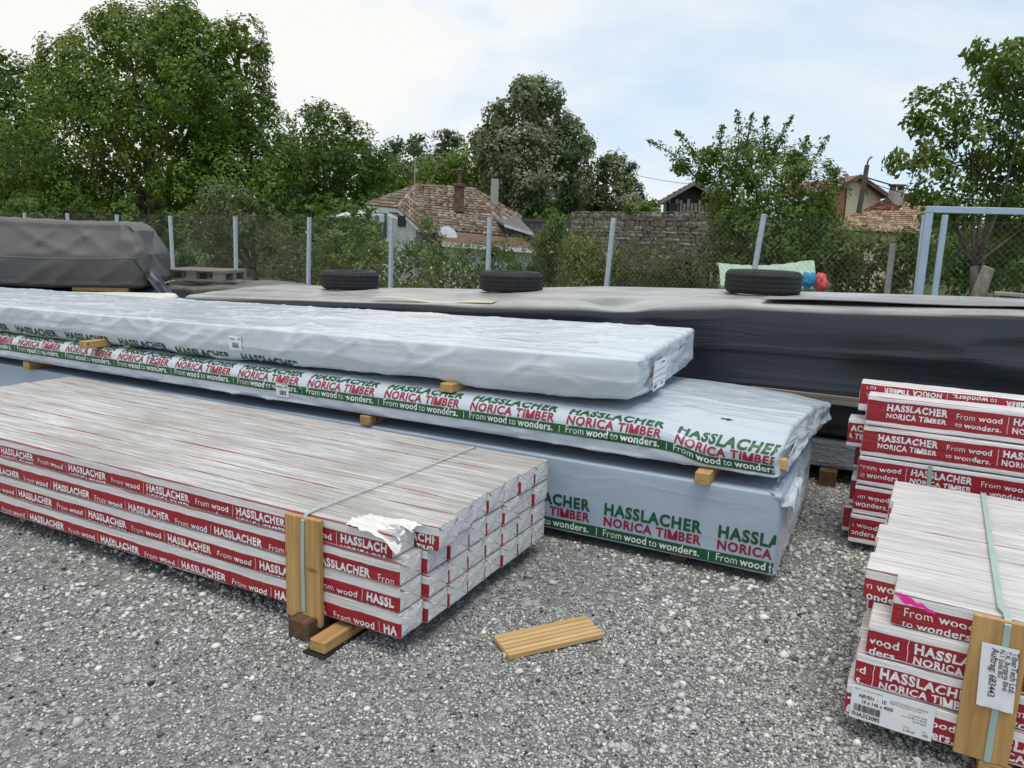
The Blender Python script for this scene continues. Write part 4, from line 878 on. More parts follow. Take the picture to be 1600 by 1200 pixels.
# ------------------------------------------------------------------ covered stack on the left
LC = at_depth(218, 440, 8.9); LC[2] = 0
M['concrete_cord'] = flat('grey_cord', (.22, .22, .22), .8, 0, .1, 5, 0)
def build_left():
    o = empty('tarpaulin_stack', LC, math.radians(12)); tag(o, 'tall bundle wrapped in creased brown-grey tarpaulin at the left edge', 'covered stack')
    def post(P):
        x, y, z = P[..., 0], P[..., 1], P[..., 2]; e = np.clip((x + .35) / .35, 0, 1); k = np.clip(z / .72, 0, 1)
        return np.stack([x - .24 * e * np.clip(k * 2 - 1.0, 0, 1) ** 1.2, y + .16 * np.clip((k - .45) / .55, 0, 1) ** 1.3 * np.clip(1 - y / .6, 0, 1) + .06 * np.clip(1 - k * 3, 0, 1), z * 1.07 + .94 + .01 * np.sin(x * 2)], -1)
    def disp(x, s):
        f = np.clip(1 - np.abs(vnoise(x * 1.6 + s * 2.4, s * 1.3, seed=91)) * 2.3, 0, 1) ** 2; g = np.clip(1 - np.abs(vnoise(x * 2.6 - s * 3.6, s * 1.1 + 3, seed=94)) * 2.5, 0, 1) ** 3
        w = np.where(s > .66, .25, 1.0); return w * (.034 * f + .040 * g + .03 * fbm(x * .9, s * 2.2, seed=92) - .03)
    sw = Sweep(-6, .08, 1.3, .72, .05, .06, .03, .05, .10, disp, post, lambda y, z, e: .03 * fbm(y * 4, z * 4, seed=9), 7)
    obj('tarpaulin', sw.mesh('tarpaulin', True, 6), o, (M['tarp_brown'], M['tarp_brown']))
    xs = np.linspace(-5.5, .0, 60); mb = MB(); mb.tube(sw.surf(xs, np.full(60, .34) + .02 * np.sin(xs * 1.3), .004), .0035, 5); mb.build('cord', M['concrete_cord'], o)
    for x in (-2.6, -.35): MB().box((x - .4, .10, .905), (x + .2, 1.2, .945)).build('bearer_board', M['wood_y'], o, .003)
    # hanging corner of the tarpaulin
    n = 20; A, B = np.meshgrid(np.linspace(0, 1, n), np.linspace(0, 1, n), indexing='ij')
    V = np.stack([-.05 + .40 * B + .10 * A + .05 * fbm(A * 6, B * 2, seed=1), -.02 + .5 * A + .07 * fbm(A * 7, B * 2, seed=3), 1.28 - .65 * B - .12 * A * (1 - B) + .03 * fbm(A * 6, B * 4, seed=5)], -1).reshape(-1, 3)
    obj('hanging_flap', mesh('hanging_flap', V, [(i * n + j, (i + 1) * n + j, (i + 1) * n + j + 1, i * n + j + 1) for i in range(n - 1) for j in range(n - 1)], True, V[:, :2]), o, (M['tarp'],))
    return o
PACK_L = build_left()
def low_pack(name, label, cat, loc, rz, x0, x1, W, H, z, mat, seed, amp=.02):
    o = empty(name, loc, rz); tag(o, label, cat)
    sw = Sweep(x0, x1, W, H, .05, .02, .04, .06, .06, lambda x, s: amp * (np.clip(1 - np.abs(vnoise(x * 2.2 + s * 2, s * 2, seed=seed)) * 2.2, 0, 1) ** 2 + fbm(x * 1.4, s * 3, seed=seed + 2)), lambda P: P + [0, 0, z], lambda y, zz, e: amp * fbm(y * 4, zz * 4, seed=seed), 5)
    obj('cover', sw.mesh('cover', True, 4), o, (M[mat], M[mat])); return o
low_pack('tarpaulin_stack', 'lower dark covered stack underneath the brown-grey bundle on the left', 'covered stack', LC, math.radians(12), -6, .05, 1.3, .84, .04, 'tarp_brown', 101)
low_pack('wrapped_timber_pack', 'white wrapped pack with peeling tape in front of the left covered stack', 'timber pack', loc_in(PACK_L, (.35, -.95, 0)), math.radians(12), -5, .1, .85, .895, .02, 'film_white', 111, .012)
low_pack('tarpaulin_stack', 'crumpled grey tarpaulin heap carrying the pallets, right of the brown-grey bundle', 'covered stack', loc_in(PACK_L, (.9, .75, 0)), math.radians(0), -1.15, .6, 1.5, .90, .02, 'tarp_brown', 121, .03)
def pallet(loc, rz, label):
    o = empty('pallet', loc, rz); tag(o, label, 'pallet', 'pallets stacked by the left covered stack'); mats = M['wood_grey']
    for i in range(5): y = i * (.8 - .1) / 4; MB().box((0, y, .122), (.85, y + .1, .144)).build('deck_board', mats, o, .002)
    for i, x in enumerate((0, .355, .71)): MB().box((x, 0, .100), (x + .14, .8, .1215)).build('stringer_board', mats, o, .002)
    for x in (0, .355, .71):
        for y in (0, .34, .69): MB().box((x + .002, y + .003, .0225), (x + .138, y + .105, .0995)).build('spacer_cube', mats, o, .002)
    for y in (0, .34, .69): MB().box((0, y, 0), (.85, y + .11, .022)).build('base_board', mats, o, .002)
    return o
pallet(tuple(at_depth(250, 437, 10.2)), math.radians(-3), 'weathered wooden pallet on the crumpled tarpaulin heap')

# grooved offcut on the gravel
def build_offcut():
    c = at_z(858, 992, .03); o = empty('plank_offcut', (c[0], c[1], .012), math.radians(25)); tag(o, 'short grooved pine plank offcut lying on the gravel', 'plank')
    L, W, T = .44, .16, .02; prof = [(0, 0), (W, 0), (W, .006), (W + .006, .008), (W + .006, .012), (W, .014), (W, T)]
    for g in (.132, .104, .076, .048, .020): prof += [(g + .005, T), (g + .002, T - .008), (g - .002, T - .008), (g - .005, T)]
    prof += [(0, T)]
    P = [(-L / 2, y - W / 2, z) for y, z in prof]; mb = MB(); mb.prism(P[::-1], (L, 0, 0)); b = mb.build('board', M['wood_pale'], o); b.rotation_euler = (.03, -.02, 0); return o
build_offcut()
tag(MB().add([(0, 0, 0), (.018, .004, .006), (.027, .012, .004), (.018, .018, .007), (.005, .013, .003)], [(0, 1, 2, 3, 4)]).build('fallen_leaf', flat('dry_brown_leaf', (.22, .10, .04)), None, loc=tuple(at_z(920, 1016, .016)), rz=.4), 'small dry brown leaf on the gravel beside the plank offcut', 'leaf', 'dry leaves on the gravel')
tag(MB().add([(0, 0, 0), (.013, .005, .007), (.022, .003, .004), (.017, .015, .007), (.003, .011, .004)], [(0, 1, 2, 3, 4)]).build('fallen_leaf', flat('dry_brown_leaf', (.24, .10, .04)), None, loc=tuple(at_z(926, 1096, .016)), rz=1.4), 'small dry brown leaf on open gravel below the plank offcut', 'leaf', 'dry leaves on the gravel')
# ------------------------------------------------------------------ fence
def build_fence():
    o = empty('chain_link_fence', (FENCE0[0], FENCE0[1], 0)); tag(o, 'grey chain-link fence on slim galvanised posts along the far side of the yard', 'fence')
    tops = {-2: 1.93, -1: 1.92, 0: 1.92, 1: 1.93, 2: 1.95, 3: 1.97, 4: 2.0, 5: 2.03, 6: 2.12, 7: 2.12, 8: 2.12, 9: 2.1, 10: 2.1}
    for i in range(-3, 11):
        p = FSTEP * i; h = tops.get(i, 1.92); lean = .02 * RNG.normal() + (.05 if i in (5, 6) else 0)
        q = MB(); q.box((-.032, -.032, 0), (.032, .032, h)); q.box((-.034, -.034, h - .014), (.034, .034, h)); po = q.build('post', M['galv'], o, .004, loc=(p[0], p[1], 0), rz=math.radians(-31)); po.rotation_euler = (0, lean, math.radians(-31))
    a, b = FSTEP * -6, FSTEP * 11; L = np.linalg.norm(b - a); u = (b - a) / L; nrm = np.array([-u[1], u[0]]); H0, H1, cell = .05, 1.86, .075
    V, F = [], []; n = 0; w = .0010
    def wire(p, q):
        nonlocal n
        p = np.array(p); q = np.array(q); d = (q - p) / np.linalg.norm(q - p); s = np.cross(d, [nrm[0], nrm[1], 0]) * w; t = np.array([nrm[0], nrm[1], 0]) * w
        for e in (p, q): V.extend([e + s - t * .6, e - s - t * .6, e + t])
        F.extend([(n, n + 1, n + 4, n + 3), (n + 1, n + 2, n + 5, n + 4), (n + 2, n, n + 3, n + 5)]); n += 6
    hh = H1 - H0
    for k in np.arange(-hh, L + hh, cell):
        for sg in (1, -1):
            d0, d1 = (k, k + hh) if sg == 1 else (k + hh, k)
            # clip to the panel
            t0 = max(0, min((0 - d0) / (d1 - d0), (L - d0) / (d1 - d0))); t1 = min(1, max((0 - d0) / (d1 - d0), (L - d0) / (d1 - d0)))
            if t1 <= t0: continue
            p, q = [(a + u * (d0 + (d1 - d0) * t) + nrm * (.040 + .003 * sg)) for t in (t0, t1)]; wire((p[0], p[1], H0 + hh * t0), (q[0], q[1], H0 + hh * t1))
    for z in (H0, .9, H1): p, q = a + nrm * .04, b + nrm * .04; wire((p[0], p[1], z), (q[0], q[1], z))
    V = np.array(V); V[:, 2] *= 1 + .0035 * ((V[:, :2] - a) @ u)
    tag(obj('wire_mesh', mesh('wire_mesh', V, F), o, (M['wire'],)), kind='stuff')
M['wire'] = flat('zinc_wire', (.20, .21, .21), .5, .5, .1, 5, 0)
build_fence()
def gate_frame():
    # portal of painted box section, in front of the fence
    A = at_depth(1452, 330, 8.4); A[2] = 0; o = empty('gate_frame', A, math.radians(-14)); tag(o, 'pale blue painted steel portal frame standing at the right edge', 'frame')
    MB().box((-.036, -.036, 0), (.036, .036, 2.085)).build('post', M['blue_paint'], o, .004)
    MB().box((-.036, -.036, 2.088), (3.2, .036, 2.155)).build('top_beam', M['blue_paint'], o, .004)
    q = at_depth(1477, 335, 9.4) - A; c, s = math.cos(math.radians(14)), math.sin(math.radians(14)); x, y = c * q[0] - s * q[1], s * q[0] + c * q[1]
    MB().box((x - .03, y - .03, 0), (x + .03, y + .03, 2.12)).build('rear_post', M['blue_paint'], o, .004)
    MB().box((3.11, -.036, 0), (3.18, .036, 2.085)).build('post', M['blue_paint'], o, .004)
gate_frame()

# ------------------------------------------------------------------ foliage
M['leaf'] = m_leaf('tree_leaves', .32); M['leaf_gloss'] = m_leaf('glossy_leaves', .25, .38, .5); M['bark'] = flat('grey_brown_bark', (.095, .078, .06), .9, 0, .3, 8, .6, 30); M['bark_grey'] = flat('grey_bark', (.17, .15, .13), .9, 0, .3, 8, .6, 30)
def leaf_mesh(name, C, Nn, size, cols, r, aspect=.55, droop=.25):
    """C centres (n,3), Nn outward normals; one folded two-triangle leaf each"""
    n = len(C); Nn = Nn / (np.linalg.norm(Nn, axis=1)[:, None] + 1e-9) + r.normal(0, .30, (n, 3)); Nn /= np.linalg.norm(Nn, axis=1)[:, None] + 1e-9
    t = r.normal(0, 1, (n, 3)); t[:, 2] -= droop * 2; t -= Nn * (t * Nn).sum(1)[:, None]; t /= np.linalg.norm(t, axis=1)[:, None] + 1e-9
    b = np.cross(Nn, t); s = (size * r.uniform(.65, 1.3, n))[:, None]
    V = np.stack([C - t * s * .5, C + b * s * aspect * .5 + Nn * s * .10, C + t * s * .5 - Nn * s * .08, C - b * s * aspect * .5 + Nn * s * .10], 1).reshape(-1, 3)
    i = np.arange(n) * 4; F = np.stack([np.stack([i, i + 1, i + 2], 1), np.stack([i, i + 2, i + 3], 1)], 1).reshape(-1, 3)
    return mesh(name, V, F, False, col=np.repeat(cols, 4, 0))
def leaf_cols(n, r, pal, cl=None):
    """pal: list of rgb; clusters share a hue, leaves vary"""
    P = np.array(pal); k = (cl if cl is not None else r.integers(0, 1 << 20, n)); rr = np.random.default_rng(5); tab = rr.random(4096); w = tab[k % 4096] * .85 + r.random(n) * .15
    x = w * (len(P) - 1); i = np.clip(x.astype(int), 0, len(P) - 2); f = (x - i)[:, None]; c = P[i] * (1 - f) + P[i + 1] * f; return c * r.uniform(1.0, 1.32, (n, 1))
PAL = {'walnut': [(.05, .10, .010), (.085, .145, .014), (.15, .21, .026)], 'dark': [(.035, .075, .012), (.058, .105, .015), (.10, .15, .025)], 'far': [(.075, .10, .06), (.095, .125, .075), (.12, .145, .09)],
       'bright': [(.075, .12, .02), (.10, .155, .028), (.14, .19, .04)], 'linden': [(.05, .075, .025), (.085, .11, .045), (.20, .22, .13), (.28, .29, .18)], 'plum': [(.05, .095, .016), (.08, .13, .02), (.13, .18, .034)],
       'apple': [(.06, .08, .035), (.085, .11, .045), (.13, .15, .07)], 'bush': [(.05, .09, .02), (.085, .13, .026), (.15, .19, .045)], 'yellow': [(.07, .10, .015), (.11, .14, .02), (.16, .18, .03)], 'grassy': [(.05, .08, .02), (.08, .105, .03), (.13, .14, .06)], 'ivy': [(.015, .045, .012), (.025, .065, .016)],
       'conifer': [(.03, .05, .03), (.05, .07, .045)]}
def crown_points(lobes, per, rc, kin, r, inner=.25):
    """lobes (n,4) centre+radius; returns leaf centres, normals, cluster ids"""
    L = np.asarray(lobes, float); C, N, K = [], [], []; cid = 0
    for (x, y, z, R) in L:
        m = max(6, int(per * R * R)); d = r.normal(0, 1, (m, 3)); d /= np.linalg.norm(d, axis=1)[:, None]; rad = R * np.where(r.random(m) < inner, r.uniform(.35, .8, m), r.uniform(.80, 1.06, m))
        c = np.array([x, y, z]) + d * rad[:, None] * [1, 1, .92]
        keep = np.ones(m, bool)
        for (a, b, e, Q) in L:
            if Q == R and a == x and b == y: continue
            keep &= ~(np.linalg.norm(c - [a, b, e], axis=1) < Q * .66)
        c, d = c[keep], d[keep]
        for cc, dd in zip(c, d):
            q = r.normal(0, 1, (kin, 3)); q *= (r.random((kin, 1)) ** .4) / (np.linalg.norm(q, axis=1)[:, None] + 1e-9) * rc * .85; q -= dd * (q @ dd)[:, None] * .5
            C.append(cc + q); N.append(np.tile(dd * .9 + [0, 0, .55], (kin, 1)) + q / rc * .45); K.append(np.full(kin, cid)); cid += 1
    return np.concatenate(C), np.concatenate(N), np.concatenate(K)
def px_lobes(d, items, jitter=.5, r=None):
    """items (px, py, radius px) -> world spheres near depth d"""
    r = r or np.random.default_rng(1); out = []
    for it in items:
        x, y, rp = it[:3]; dd = d + (it[3] if len(it) > 3 else r.uniform(-jitter, jitter)); p = at_depth(x, y, dd); out.append((p[0], p[1], p[2], rp * dd / FPX))
    return np.array(out)
def fill_lobes(lobes, n, r, k=.42):
    """smaller lobes bulging from the big ones break up the outline"""
    out = [tuple(l) for l in lobes]
    for i in range(n):
        x, y, z, R = lobes[r.integers(len(lobes))]; d = r.normal(0, 1, 3); d /= np.linalg.norm(d); q = R * r.uniform(k * .6, k * 1.3); out.append((x + d[0] * R * .85, y + d[1] * R * .85, z + d[2] * R * .8, q))
    return np.array(out)
def limb(mb, p, q, r0, r1, r, bend=.12, k=6):
    p, q = np.array(p, float), np.array(q, float); L = np.linalg.norm(q - p); t = np.linspace(0, 1, 6)[:, None]; off = r.normal(0, bend * L, 3) * [1, 1, .3]
    mb.tube(p + (q - p) * t + off * (t * (1 - t)), r0 + (r1 - r0) * t[:, 0], k)
def tree(name, label, lobes, base, pal, leaf, per, rc, kin, trunk_r, seed, cat='tree', mat='leaf', group=None, bark='bark', aspect=.55, droop=.25, inner=.25, shoots=(), fork=.35, limbs=10, flowers=0, part='crown', core=3.0):
    r = np.random.default_rng(seed); base = np.array([base[0], base[1], base[2] if len(base) > 2 else -.02]); o = empty(name, base); tag(o, label, cat, group)
    L = np.asarray(lobes); C, N, K = crown_points(L, per, rc, kin, r, inner)
    for S in shoots:                                                   # upright leafy shoots
        P = np.array(S); t = r.random(120) ** .8; i = np.clip((t * (len(P) - 1)).astype(int), 0, len(P) - 2); f = t * (len(P) - 1) - i
        c = P[i] + (P[i + 1] - P[i]) * f[:, None] + r.normal(0, .10, (120, 3)) * (1.2 - t)[:, None]; C = np.concatenate([C, c]); N = np.concatenate([N, r.normal(0, 1, (120, 3)) + [0, 0, .4]]); K = np.concatenate([K, np.full(120, r.integers(4000))])
    ok = C[:, 2] > .03; C, N, K = C[ok], N[ok], K[ok]; nout = len(C); sizes = np.full(nout, leaf)
    for (x, y, z, Rr) in (L if core else ()):                          # larger leaves deep inside close the crown
        m = max(10, int(core * Rr * Rr / leaf ** 1.2)); q = r.normal(0, 1, (m, 3)); q *= (r.random((m, 1)) ** (1 / 3)) / np.linalg.norm(q, axis=1)[:, None] * Rr * .74
        C = np.concatenate([C, q + [x, y, z]]); N = np.concatenate([N, r.normal(0, 1, (m, 3))]); K = np.concatenate([K, r.integers(0, 4000, m)]); sizes = np.concatenate([sizes, np.full(m, leaf * 2.4)])
    ok = C[:, 2] > .03; C, N, K, leaf = C[ok], N[ok], K[ok], sizes[ok]
    cols = leaf_cols(len(C), r, PAL[pal], K)
    if flowers: m = (r.random(len(C)) < flowers) & (np.arange(len(C)) < nout); cols[m] = (.62, .62, .55)
    obj(part, leaf_mesh(part, C - base, N, leaf, cols, r, aspect, droop), o, (M[mat],))
    mb = MB(); top = L[:, :3].mean(0); H = top[2] - base[2]; fk = np.array([base[0] + (top[0] - base[0]) * fork * .6, base[1] + (top[1] - base[1]) * fork * .6, base[2] + H * fork])
    limb(mb, (0, 0, 0), fk - base, trunk_r, trunk_r * .72, r, .05, 9)
    idx = np.argsort(-L[:, 3])[:limbs]
    for i in idx: limb(mb, fk - base, L[i, :3] - base, trunk_r * .42, trunk_r * .08, r, .15)
    for S in shoots: P = np.array(S) - base; mb.tube(P, np.linspace(.018, .004, len(P)), 4)
    mb.build('trunk' if cat == 'tree' else 'stems', M[bark], o, smooth=True); return o
R_ = np.random.default_rng(11)
def foot(px, d): p = at_depth(px, 400, d); return (p[0], p[1], -.02)

# big walnut and its neighbours on the left
lob = fill_lobes(px_lobes(31, [(240, 150, 130), (150, 130, 85), (330, 130, 95), (255, 90, 85), (110, 220, 95), (390, 230, 75), (250, 260, 130), (60, 300, 90), (150, 330, 95), (350, 310, 90), (420, 260, 50), (200, 65, 45), (280, 55, 45), (110, 105, 45), (370, 95, 45)], 1.8), 46, R_, .34)
tree('walnut_tree', 'huge spreading walnut tree filling the upper left of the view', lob, foot(230, 31), 'walnut', .16, 34, .50, 34, .42, 21, inner=.3, limbs=16)
lob = fill_lobes(px_lobes(37, [(10, 150, 60), (40, 180, 60), (-20, 220, 80), (30, 260, 80), (20, 120, 35), (-40, 300, 90), (50, 320, 60)], 1.0), 16, R_, .4)
tree('walnut_tree', 'darker tree at the far left edge behind the huge walnut', lob, foot(10, 37), 'dark', .19, 22, .6, 28, .35, 22, bark='bark')
lob = fill_lobes(px_lobes(40, [(505, 215, 50), (480, 260, 60), (545, 250, 60), (570, 300, 55), (460, 300, 60), (520, 310, 70), (500, 190, 30), (590, 270, 35), (440, 330, 50), (570, 340, 45)], 1.5), 20, R_, .4)
tree('oak_tree', 'dark rounded tree between the huge walnut and the tiled house', lob, foot(515, 40), 'dark', .20, 20, .65, 30, .35, 23)
for i, (px, top, w, d, lab) in enumerate(((612, 215, 26, 75, 'tall hazy far tree, leftmost of the group above the tiled roof'), (655, 208, 28, 78, 'tall hazy far tree in the middle of the group above the tiled roof'), (697, 205, 32, 76, 'tall hazy far tree, rightmost of the group above the tiled roof'), (570, 215, 22, 80, 'small hazy far tree peeping out beside the dark rounded tree'))):
    lob = fill_lobes(px_lobes(d, [(px, top + 18, w * .62), (px - 8, top + 45, w * .8), (px + 9, top + 60, w * .85), (px, top + 90, w), (px - 6, top + 125, w)], 1.0), 9, R_, .45)
    tree('poplar_tree', lab, lob, foot(px, d), 'far', .36, 8, .9, 22, .3, 30 + i, group='far trees above the tiled roof')
lob = fill_lobes(px_lobes(55, [(640, 280, 34), (690, 280, 38), (735, 255, 36), (725, 290, 40), (760, 280, 34), (610, 285, 30), (670, 310, 45), (740, 320, 45), (780, 300, 40), (745, 228, 18)], 1.5), 16, R_, .45)
tree('ash_tree', 'bright green bushy tree behind the chimney of the tiled house', lob, foot(700, 55), 'bright', .28, 12, .8, 24, .25, 24)
lob = fill_lobes(px_lobes(37, [(835, 160, 36), (830, 205, 62), (800, 240, 58), (870, 240, 55), (840, 285, 75), (785, 290, 45), (890, 285, 40), (905, 225, 24), (765, 225, 24), (820, 145, 22), (860, 150, 22), (780, 185, 26), (830, 320, 60), (770, 255, 24)], 1.3), 30, R_, .38)
tree('linden_tree', 'large silvery-leaved linden tree rising behind the tiled house', lob, foot(830, 37), 'linden', .17, 34, .5, 28, .33, 25, aspect=.75)
lob = px_lobes(35, [(893, 345 - i * 14, 13 + 2 * math.sin(i)) for i in range(8)], .2); tree('ivy_tree', 'ivy-covered narrow trunk at the left end of the stone wall', lob, foot(893, 35), 'ivy', .13, 60, .3, 26, .12, 26)
lob = fill_lobes(px_lobes(40, [(950, 268, 26), (935, 300, 36), (965, 305, 34), (955, 335, 40), (925, 330, 26), (962, 248, 12)], .8), 14, R_, .42)
tree('linden_tree', 'smaller pale linden tree above the left part of the stone wall', lob, foot(945, 40), 'linden', .20, 26, .45, 20, .2, 27, aspect=.75)
lob = fill_lobes(px_lobes(50, [(985, 262, 10), (982, 280, 17), (985, 300, 20), (985, 320, 22), (975, 270, 10)], .5), 10, R_, .4); tree('pine_tree', 'grey-green pine behind the smaller pale linden', lob, foot(984, 50), 'conifer', .22, 20, .45, 18, .15, 28, aspect=.25)

# plum tree and the walnut on the right, nearer
def sh(d, *pts): return [at_depth(x, y, d) for x, y in pts]
lob = fill_lobes(px_lobes(16.5, [(1185, 300, 74), (1150, 320, 52), (1240, 310, 70), (1170, 245, 42), (1115, 258, 30), (1230, 260, 38), (1262, 335, 48), (1200, 380, 95), (1155, 385, 62), (1290, 385, 60), (1150, 430, 60), (1075, 250, 18)], .8), 30, R_, .36)
S16 = [sh(16.5, (1090, 280), (1050, 240), (1010, 218)), sh(16.3, (1110, 270), (1080, 230), (1057, 205)), sh(16.5, (1150, 260), (1155, 210), (1152, 172)), sh(16.6, (1160, 250), (1170, 205), (1176, 178)), sh(16.2, (1200, 250), (1220, 215), (1240, 180)), sh(16.4, (1190, 250), (1196, 215), (1198, 185)), sh(16.5, (1250, 280), (1275, 245), (1293, 212)), sh(16.5, (1240, 270), (1258, 235), (1262, 212)), sh(16.5, (1280, 310), (1300, 285), (1308, 262)), sh(16.3, (1130, 250), (1125, 220), (1130, 195))]
tree('plum_tree', 'plum tree with upright leafy shoots behind the green waste container', lob, foot(1190, 16.5), 'plum', .085, 120, .26, 28, .13, 41, core=1.6, shoots=S16, aspect=.5, inner=.35)
lob = px_lobes(13.5, [(1570, 150, 52), (1545, 110, 30), (1600, 110, 50), (1480, 150, 26), (1440, 165, 20), (1425, 240, 22), (1470, 230, 28), (1520, 220, 40), (1490, 280, 34), (1455, 265, 22), (1560, 270, 50), (1620, 220, 70), (1505, 330, 36), (1580, 330, 50), (1640, 330, 70), (1450, 190, 16), (1402, 255, 10), (1440, 300, 20), (1465, 325, 26), (1530, 80, 14), (1575, 85, 18), (1430, 195, 12), (1500, 175, 22)], .7)
tree('walnut_tree', 'airy walnut tree with large leaves and leaning trunk at the right edge', lob, tuple(at_depth(1530, 462, 13.0)[:2]) + (-.02,), 'plum', .12, 115, .27, 22, .085, 42, aspect=.48, droop=.7, inner=.5, limbs=9, bark='bark', fork=.42, core=0)

# apple tree and shrubs inside the fence line's far side
lob = fill_lobes(px_lobes(21.5, [(350, 330, 45), (320, 350, 38), (390, 345, 42), (350, 375, 50), (410, 375, 35), (310, 385, 35), (340, 305, 22), (380, 310, 22), (430, 390, 30)], .6), 18, R_, .4)
tree('apple_tree', 'low greyish apple tree with a dark leaning trunk behind the left fence', lob, foot(400, 21.5), 'apple', .10, 75, .26, 20, .11, 43, inner=.35)
def bush(label, d, items, pal, leaf, per, seed, nf=10, name='shrub', flowers=0, rc=.25, kin=20, aspect=.5, group='shrubs beyond the fence'):
    items = list(items) + [(i[0] + 4, min(i[1] + i[2] * .95, 455), i[2] * .9) for i in items]; lob = fill_lobes(px_lobes(d, items, .4), nf, R_, .45); px = np.mean([i[0] for i in items]); return tree(name, label, lob, foot(px, d), pal, leaf, per, rc, kin, .035, seed, 'shrub', aspect=aspect, fork=.2, limbs=6, flowers=flowers, part='foliage', group=group)
bush('dark loose shrub just right of the apple tree', 20, [(465, 375, 40), (500, 370, 36), (480, 410, 45), (440, 410, 35)], 'apple', .09, 70, 51)
bush('dark green shrub behind the left tyre and fence post', 19, [(540, 370, 34), (560, 395, 40), (525, 405, 40), (580, 365, 22)], 'bush', .09, 75, 52)
bush('elder shrub with white flowers in front of the house wall', 18.5, [(610, 410, 40), (650, 420, 38), (585, 420, 30), (640, 400, 26)], 'bush', .08, 85, 53, flowers=.10)
bush('broad hedge shrub sprinkled with white flowers before the house', 17.5, [(690, 420, 40), (725, 405, 36), (750, 415, 40), (700, 400, 26)], 'bush', .08, 90, 54, flowers=.045)
bush('climbing vine hanging at the corner of the tiled house', 25.5, [(672, 360, 18), (668, 380, 20), (680, 395, 22), (665, 345, 10)], 'bright', .10, 60, 55, 6)
bush('low green shrub behind the middle tyre', 17, [(800, 400, 34), (790, 420, 40), (830, 415, 30)], 'bush', .08, 90, 56)
bush('slender sapling shrub with whitish leaves between house and stone wall', 16.5, [(862, 390, 26), (868, 360, 15), (870, 345, 9), (850, 410, 30), (845, 375, 12)], 'plum', .08, 85, 57, 6, flowers=.02)
bush('yellow-green round shrub in front of the stone wall', 15.5, [(918, 385, 32), (905, 405, 34), (940, 405, 30), (925, 370, 20), (900, 425, 30)], 'yellow', .075, 105, 58)
bush('tall grassy weeds at the foot of the stone wall', 15, [(990, 415, 36), (1030, 415, 34), (1060, 425, 30), (960, 430, 30), (1010, 430, 30)], 'grassy', .11, 110, 59, 10, 'weed_clump', aspect=.18)
bush('leafy climber on top of the stone wall below the old barn', 26, [(1005, 326, 9), (1020, 324, 10), (990, 327, 8)], 'bright', .11, 60, 60, 5)
bush('broad dense hedge between plum tree and steel portal', 15.5, [(1330, 390, 46), (1370, 397, 38), (1410, 394, 36), (1445, 384, 32), (1300, 410, 40), (1390, 410, 40)], 'bush', .10, 75, 61, 14, 'hedge')
bush('dark dense hedge behind the steel portal at the right edge', 17.5, [(1480, 370, 48), (1530, 365, 50), (1590, 360, 55), (1650, 360, 60), (1500, 400, 40), (1560, 400, 42), (1620, 400, 50)], 'dark', .11, 60, 62, 14, 'hedge')
bush('light green bush under the huge walnut at the left', 27, [(60, 350, 50), (140, 355, 45), (210, 350, 45), (-20, 350, 50), (270, 360, 40)], 'dark', .16, 32, 63, 10)
bush('shaded undergrowth between apple tree and dark rounded tree', 29, [(430, 350, 45), (480, 345, 45), (540, 345, 45), (575, 350, 30)], 'dark', .16, 32, 64, 10)
bush('green thicket right of the linden behind the low sheds', 34, [(865, 340, 30), (830, 345, 30), (795, 345, 26)], 'dark', .16, 36, 65, 6)
bush('far green thicket behind the plum tree', 32, [(1080, 345, 40), (1130, 350, 45), (1190, 345, 50), (1250, 350, 45)], 'dark', .18, 28, 66, 6)
bush('far green thicket behind the tiled roofs on the right', 45, [(1300, 365, 40), (1360, 375, 40), (1420, 370, 45), (1480, 360, 50), (1560, 360, 60)], 'dark', .24, 14, 67, 6)

def far_wood():
    r = np.random.default_rng(8); lob = []
    for i in range(120):
        px = r.uniform(-150, 1750); d = r.uniform(62, 85); y = 395 - r.uniform(0, 1) * 62 + (px - 800) * .035; p = at_depth(px, y, d); lob.append((p[0], p[1], max(p[2], .8), r.uniform(1.4, 2.6)))
    C, N, K = crown_points(np.array(lob), 6, 1.0, 22, r, .2); ok = C[:, 2] > 0; C, N, K = C[ok], N[ok], K[ok]
    tag(obj('far_woodland', leaf_mesh('far_woodland', C, N, .42, leaf_cols(len(C), r, PAL['dark'], K), r), None, (M['leaf'],)), 'distant low belt of woodland closing the view behind the houses', 'woodland', kind='stuff')
far_wood()
